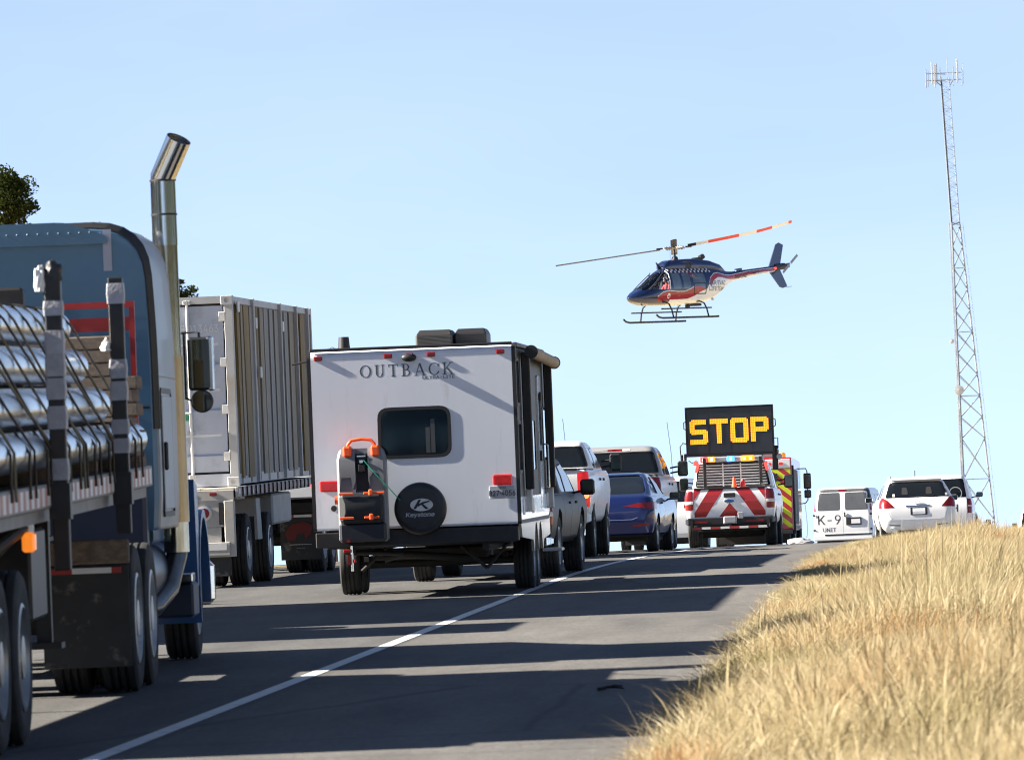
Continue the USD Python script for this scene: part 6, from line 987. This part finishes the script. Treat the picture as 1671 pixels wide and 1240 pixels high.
def tree(label, X, Y, H, spread, seed, group=None, nl=5200):
    r_ = np.random.default_rng(seed); z0 = road(Y) - .8; t = thing('oak_tree', label, 'tree', X, Y, z0, group=group)
    lean = r_.normal(0, .3, 2); tk_ = [(lean[0] * a * a, lean[1] * a * a, H * .62 * a) for a in np.linspace(0, 1, 7)]; parts_ = [tube(tk_, np.linspace(.30, .08, 7) * H / 12, 9)]; tips = []
    for k in range(17):
        a = r_.uniform(.3, 1.0); p0 = np.array([np.interp(a, np.linspace(0, 1, 7), [q[i] for q in tk_]) for i in range(3)]); az = k * 2.4 + r_.normal(0, .3); L = spread * r_.uniform(.5, 1.0) * (1.15 - .45 * a)
        d = np.array([math.cos(az), math.sin(az), r_.uniform(.35, 1.1)]); P_ = [p0 + d * L * s * np.array([1, 1, .9 + .25 * s]) + r_.normal(0, .06, 3) * s for s in np.linspace(0, 1, 5)]; parts_.append(tube(P_, np.linspace(.10, .02, 5) * H / 12, 6)); tips += P_[2:]
        for _ in range(5):
            e = P_[3] + np.append(r_.normal(0, .9, 2), r_.uniform(.0, 1.1)) * spread / 4; parts_.append(tube([P_[2 + _ % 2], (P_[3] + e) / 2 + r_.normal(0, .1, 3), e], [.04, .025, .01], 5)); tips.append(e)
    part(t, 'trunk', J(*parts_), BARK, True)
    tips = np.array(tips); tips = np.vstack([tips, [[*np.clip(r_.normal(0, spread * .17, 2), -spread * .24, spread * .24), H - .3 - r_.uniform(0, 2.6)] for _ in range(64)]]); ci = r_.integers(0, len(tips), nl); rad = .38 * spread / 4 * (.6 + .8 * r_.random(len(tips)))
    u_ = r_.normal(size=(nl, 3)); u_ /= np.linalg.norm(u_, axis=1, keepdims=True); C = tips[ci] + u_ * (rad[ci] * r_.random(nl) ** .45)[:, None] * np.array([1.25, 1.25, .8]); C = C[C[:, 2] < H]
    n_ = len(C); a = r_.normal(size=(n_, 3)); a /= np.linalg.norm(a, axis=1, keepdims=True); b = np.cross(a, r_.normal(size=(n_, 3))); b /= np.linalg.norm(b, axis=1, keepdims=True); s = r_.uniform(.032, .07, (n_, 1)) * H / 11
    V = np.stack([C - a * s, C + b * s * .5, C + a * s, C - b * s * .5], 1).reshape(-1, 3); i = np.arange(n_) * 4; part(t, 'crown', (V, np.stack([i, i + 1, i + 2, i + 3], 1)), LEAF)
tree('dark oak tree rising behind the left end of the blue cab roof', -29.35, 212, 14.7, 4.4, 3, nl=56000)
tree('small oak top showing between the exhaust stack and the grey container', -23.65, 214, 10.9, 2.3, 11, nl=20000)
tree('oak tree almost hidden behind the grey container, dark leaves beside its front end', -21.0, 240, 9.2, 2.6, 19, nl=14000)
# the belts of trees that line the highway out of the picture: they show only in chrome, mirrors and paint
def bushy(seed, H, R_):
    r_ = np.random.default_rng(seed); n_ = 900; C = []
    cl = np.c_[r_.normal(0, R_ * .45, (16, 2)), r_.uniform(.35, .95, 16) * H]
    ci = r_.integers(0, 16, n_); u_ = r_.normal(size=(n_, 3)); u_ /= np.linalg.norm(u_, axis=1, keepdims=True); C = cl[ci] + u_ * r_.uniform(.5, 1, (n_, 1)) * R_ * .5
    C[:, 2] = np.clip(C[:, 2], .1, None); a = r_.normal(size=(n_, 3)); a /= np.linalg.norm(a, axis=1, keepdims=True); b = np.cross(a, r_.normal(size=(n_, 3))); b /= np.linalg.norm(b, axis=1, keepdims=True); s = r_.uniform(.25, .5, (n_, 1))
    V = np.stack([C - a * s, C + b * s * .6, C + a * s, C - b * s * .6], 1).reshape(-1, 3); i = np.arange(n_) * 4; q = np.stack([i, i + 1, i + 2, i + 3], 1); f_ = np.vstack([q[:, [0, 1, 2]], q[:, [0, 2, 3]]]); tk = tube([(0, 0, -1), (0, 0, H * .4), (.1, 0, H * .7)], [.3, .2, .08], 6)
    return np.vstack([V, tk[0]]), np.vstack([f_, tk[1] + len(V)])
wd_ = UsdGeom.PointInstancer.Define(stage, '/World/roadside_woods'); meta(wd_.GetPrim(), 'dark belts of trees beside and behind the camera, outside the picture', 'woods', kind='stuff')
for k in range(3):
    q = usdkit.mesh(stage, '/World/roadside_woods/tree' + (f'_{k:03d}' if k else ''), bushy(60 + k, 10 + k, 4.5), LEAF, False); wd_.GetPrototypesRel().AddTarget(q.GetPath())
rw_ = np.random.default_rng(9); WP = [(x + rw_.normal(0, 2.5), y + rw_.normal(0, 2.5)) for x, ya, yb, st_ in ((38, -70, 150, 5.5), (46, -70, 170, 6.5), (-40, -70, 105, 6.0), (-48, -70, 120, 7.0)) for y in np.arange(ya, yb, st_)] + [(x + rw_.normal(0, 2), -75 + rw_.normal(0, 4)) for x in np.arange(-40, 46, 5.5) if abs(x + 8) > 7]
wd_.CreatePositionsAttr(Vt.Vec3fArray([Gf.Vec3f(float(x), float(y), float(road(max(y, -30)) - .6)) for x, y in WP])); wd_.CreateProtoIndicesAttr(Vt.IntArray([int(i % 3) for i in range(len(WP))])); wd_.CreateScalesAttr(Vt.Vec3fArray([Gf.Vec3f(float(q)) for q in rw_.uniform(.8, 1.15, len(WP))]))
# ------------------------------------------------------------------ dry grass on the verge
GRASS = usdkit.material(stage, '/World/Looks/dry_grass', {
    'g': ('geometry', {}), 'ri': ('rgb_ramp', {'ramp': [(0, (.40, .33, .19)), (.15, (.66, .57, .37)), (.5, (.86, .815, .65)), (.8, (.94, .92, .81)), (.92, (.46, .29, .18)), (1, (.34, .34, .18))]}),
    'n': ('noise_texture', {'scale': .55, 'detail': 3.0}), 'r1': ('rgb_ramp', {'ramp': [(.28, (.60, .62, .42)), (.42, (1, 1, 1)), (.56, (1, 1, 1)), (.68, (.86, .60, .44))]}), 'x': ('mix', {'mix_type': 'multiply', 'fac': 1.0}),
    'd': ('principled_bsdf', {'roughness': .55, 'specular_ior_level': .35}), 't': ('translucent_bsdf', {}), 'm': ('mix_closure', {'fac': .35})},
    [('g.random_per_island', 'ri.fac'), ('g.position', 'n.vector'), ('n.fac', 'r1.fac'), ('ri.color', 'x.color1'), ('r1.color', 'x.color2'), ('x.color', 'd.base_color'), ('x.color', 't.color'), ('d.BSDF', 'm.closure1'), ('t.BSDF', 'm.closure2')], surface='m.closure')
gr = UsdGeom.PointInstancer.Define(stage, '/World/dry_grass'); meta(gr.GetPrim(), 'tall straw-coloured dry grass covering the verge right of the shoulder', 'grass', kind='stuff')
def tuft(seed, n, h0, h1, spread, droop):
    r_ = np.random.default_rng(seed); V, F_ = [], []; K = 5
    for _ in range(n):
        base = np.append(r_.normal(0, spread, 2), -.03); h = r_.uniform(h0, h1); az = r_.uniform(0, 2 * PI); lean = abs(r_.normal(.10, droop)) * h; d = np.array([math.cos(az) + .75, math.sin(az) * .8, 0]); d /= max(np.linalg.norm(d), .3)
        wv = np.array([-math.sin(az + 1), math.cos(az + 1), 0]) * r_.uniform(.0013, .0031); o = len(V); seed_head = r_.random() < .35
        for k in range(K):
            t_ = k / (K - 1); p = base + d * lean * t_ ** 2 + np.array([0, 0, h * (t_ - .18 * droop * 2 * t_ ** 3)]); w = wv * (1 - .55 * t_)
            if seed_head and k == K - 2: w = wv * 1.7
            if k == K - 1: V.append(p); 
            else: V += [p - w, p + w]
        for k in range(K - 2): F_ += [(o + 2 * k, o + 2 * k + 1, o + 2 * k + 3), (o + 2 * k, o + 2 * k + 3, o + 2 * k + 2)]
        F_.append((o + 2 * K - 4, o + 2 * K - 3, o + 2 * K - 2))
    return np.array(V), np.array(F_)
for k in range(10):
    pm_ = usdkit.mesh(stage, f'/World/dry_grass/tuft_{k:03d}' if k else '/World/dry_grass/tuft', tuft(40 + k, 84, .42 + .03 * (k % 3), .74 + .04 * (k % 4), .10, .28 + .06 * (k % 3)), GRASS, False); gr.GetPrototypesRel().AddTarget(pm_.GetPath())
for k in range(4):
    pm_ = usdkit.mesh(stage, f'/World/dry_grass/stalk_{k:03d}' if k else '/World/dry_grass/stalk', tuft(80 + k, 8, .7, 1.0, .22, .22), GRASS, False); gr.GetPrototypesRel().AddTarget(pm_.GetPath())
rg = np.random.default_rng(77); PX = []
for y0 in np.arange(14.0, 215.0, 1.0):
    left = EDGE + off(y0); right = max(.0188 * y0 + 1.7, left + 2.5); wd = right - left + .05
    n_ = int(wd * (22 if y0 < 70 else 15 if y0 < 120 else 9)); xx = rg.uniform(left - .05, right, n_); yy = rg.uniform(y0, y0 + 1, n_); PX += [(a, b, 1.0) for a, b in zip(xx, yy)]
    n2 = int(7 * 2.5); PX += [(a, b, 1.0) for a, b in zip(rg.uniform(right, right + 7, n2), rg.uniform(y0, y0 + 1, n2))]
    PX += [(left + wob(b) - .12 + rg.normal(0, .07), b, .45) for b in rg.uniform(y0, y0 + 1, 9)]
PX = np.array(PX); dd = PX[:, 0] - EDGE - np.array([off(b) for b in PX[:, 1]])
gh_ = np.array([road(b) + gz(max(a, 0)) for a, b in zip(dd, PX[:, 1])])
nz = meshkit.fbm(np.c_[PX[:, 0] * .7, PX[:, 1] * .35, np.zeros(len(PX))], 3, 5)
sc_ = .80 * (.30 + .70 * np.clip((dd - .02) / 1.3, 0, 1) ** .9) * (.30 + 1.4 * nz) * rg.uniform(.85, 1.15, len(PX)) * PX[:, 2] * (1 + .30 * np.clip((75 - PX[:, 1]) / 35, 0, 1) - .20 * np.clip((PX[:, 1] - 60) / 30, 0, 1))
keep = (dd > -.35); PX, gh_, sc_ = PX[keep], gh_[keep], sc_[keep]; n_ = len(PX)
gr.CreatePositionsAttr(Vt.Vec3fArray.FromNumpy(np.c_[PX[:, :2], gh_ + .045 * (np.abs(dd[keep]) < .2)].astype(np.float32)))
gr.CreateProtoIndicesAttr(Vt.IntArray.FromNumpy(np.where(rg.random(n_) < .13, rg.integers(10, 14, n_), rg.integers(0, 10, n_)).astype(np.int32))); gr.CreateScalesAttr(Vt.Vec3fArray.FromNumpy(np.c_[.8 + .3 * sc_, .8 + .3 * sc_, sc_].astype(np.float32)))
an = rg.normal(.0, .8, n_); gr.CreateOrientationsAttr(Vt.QuathArray([Gf.Quath(float(math.cos(a / 2)), 0, 0, float(math.sin(a / 2))) for a in an]))
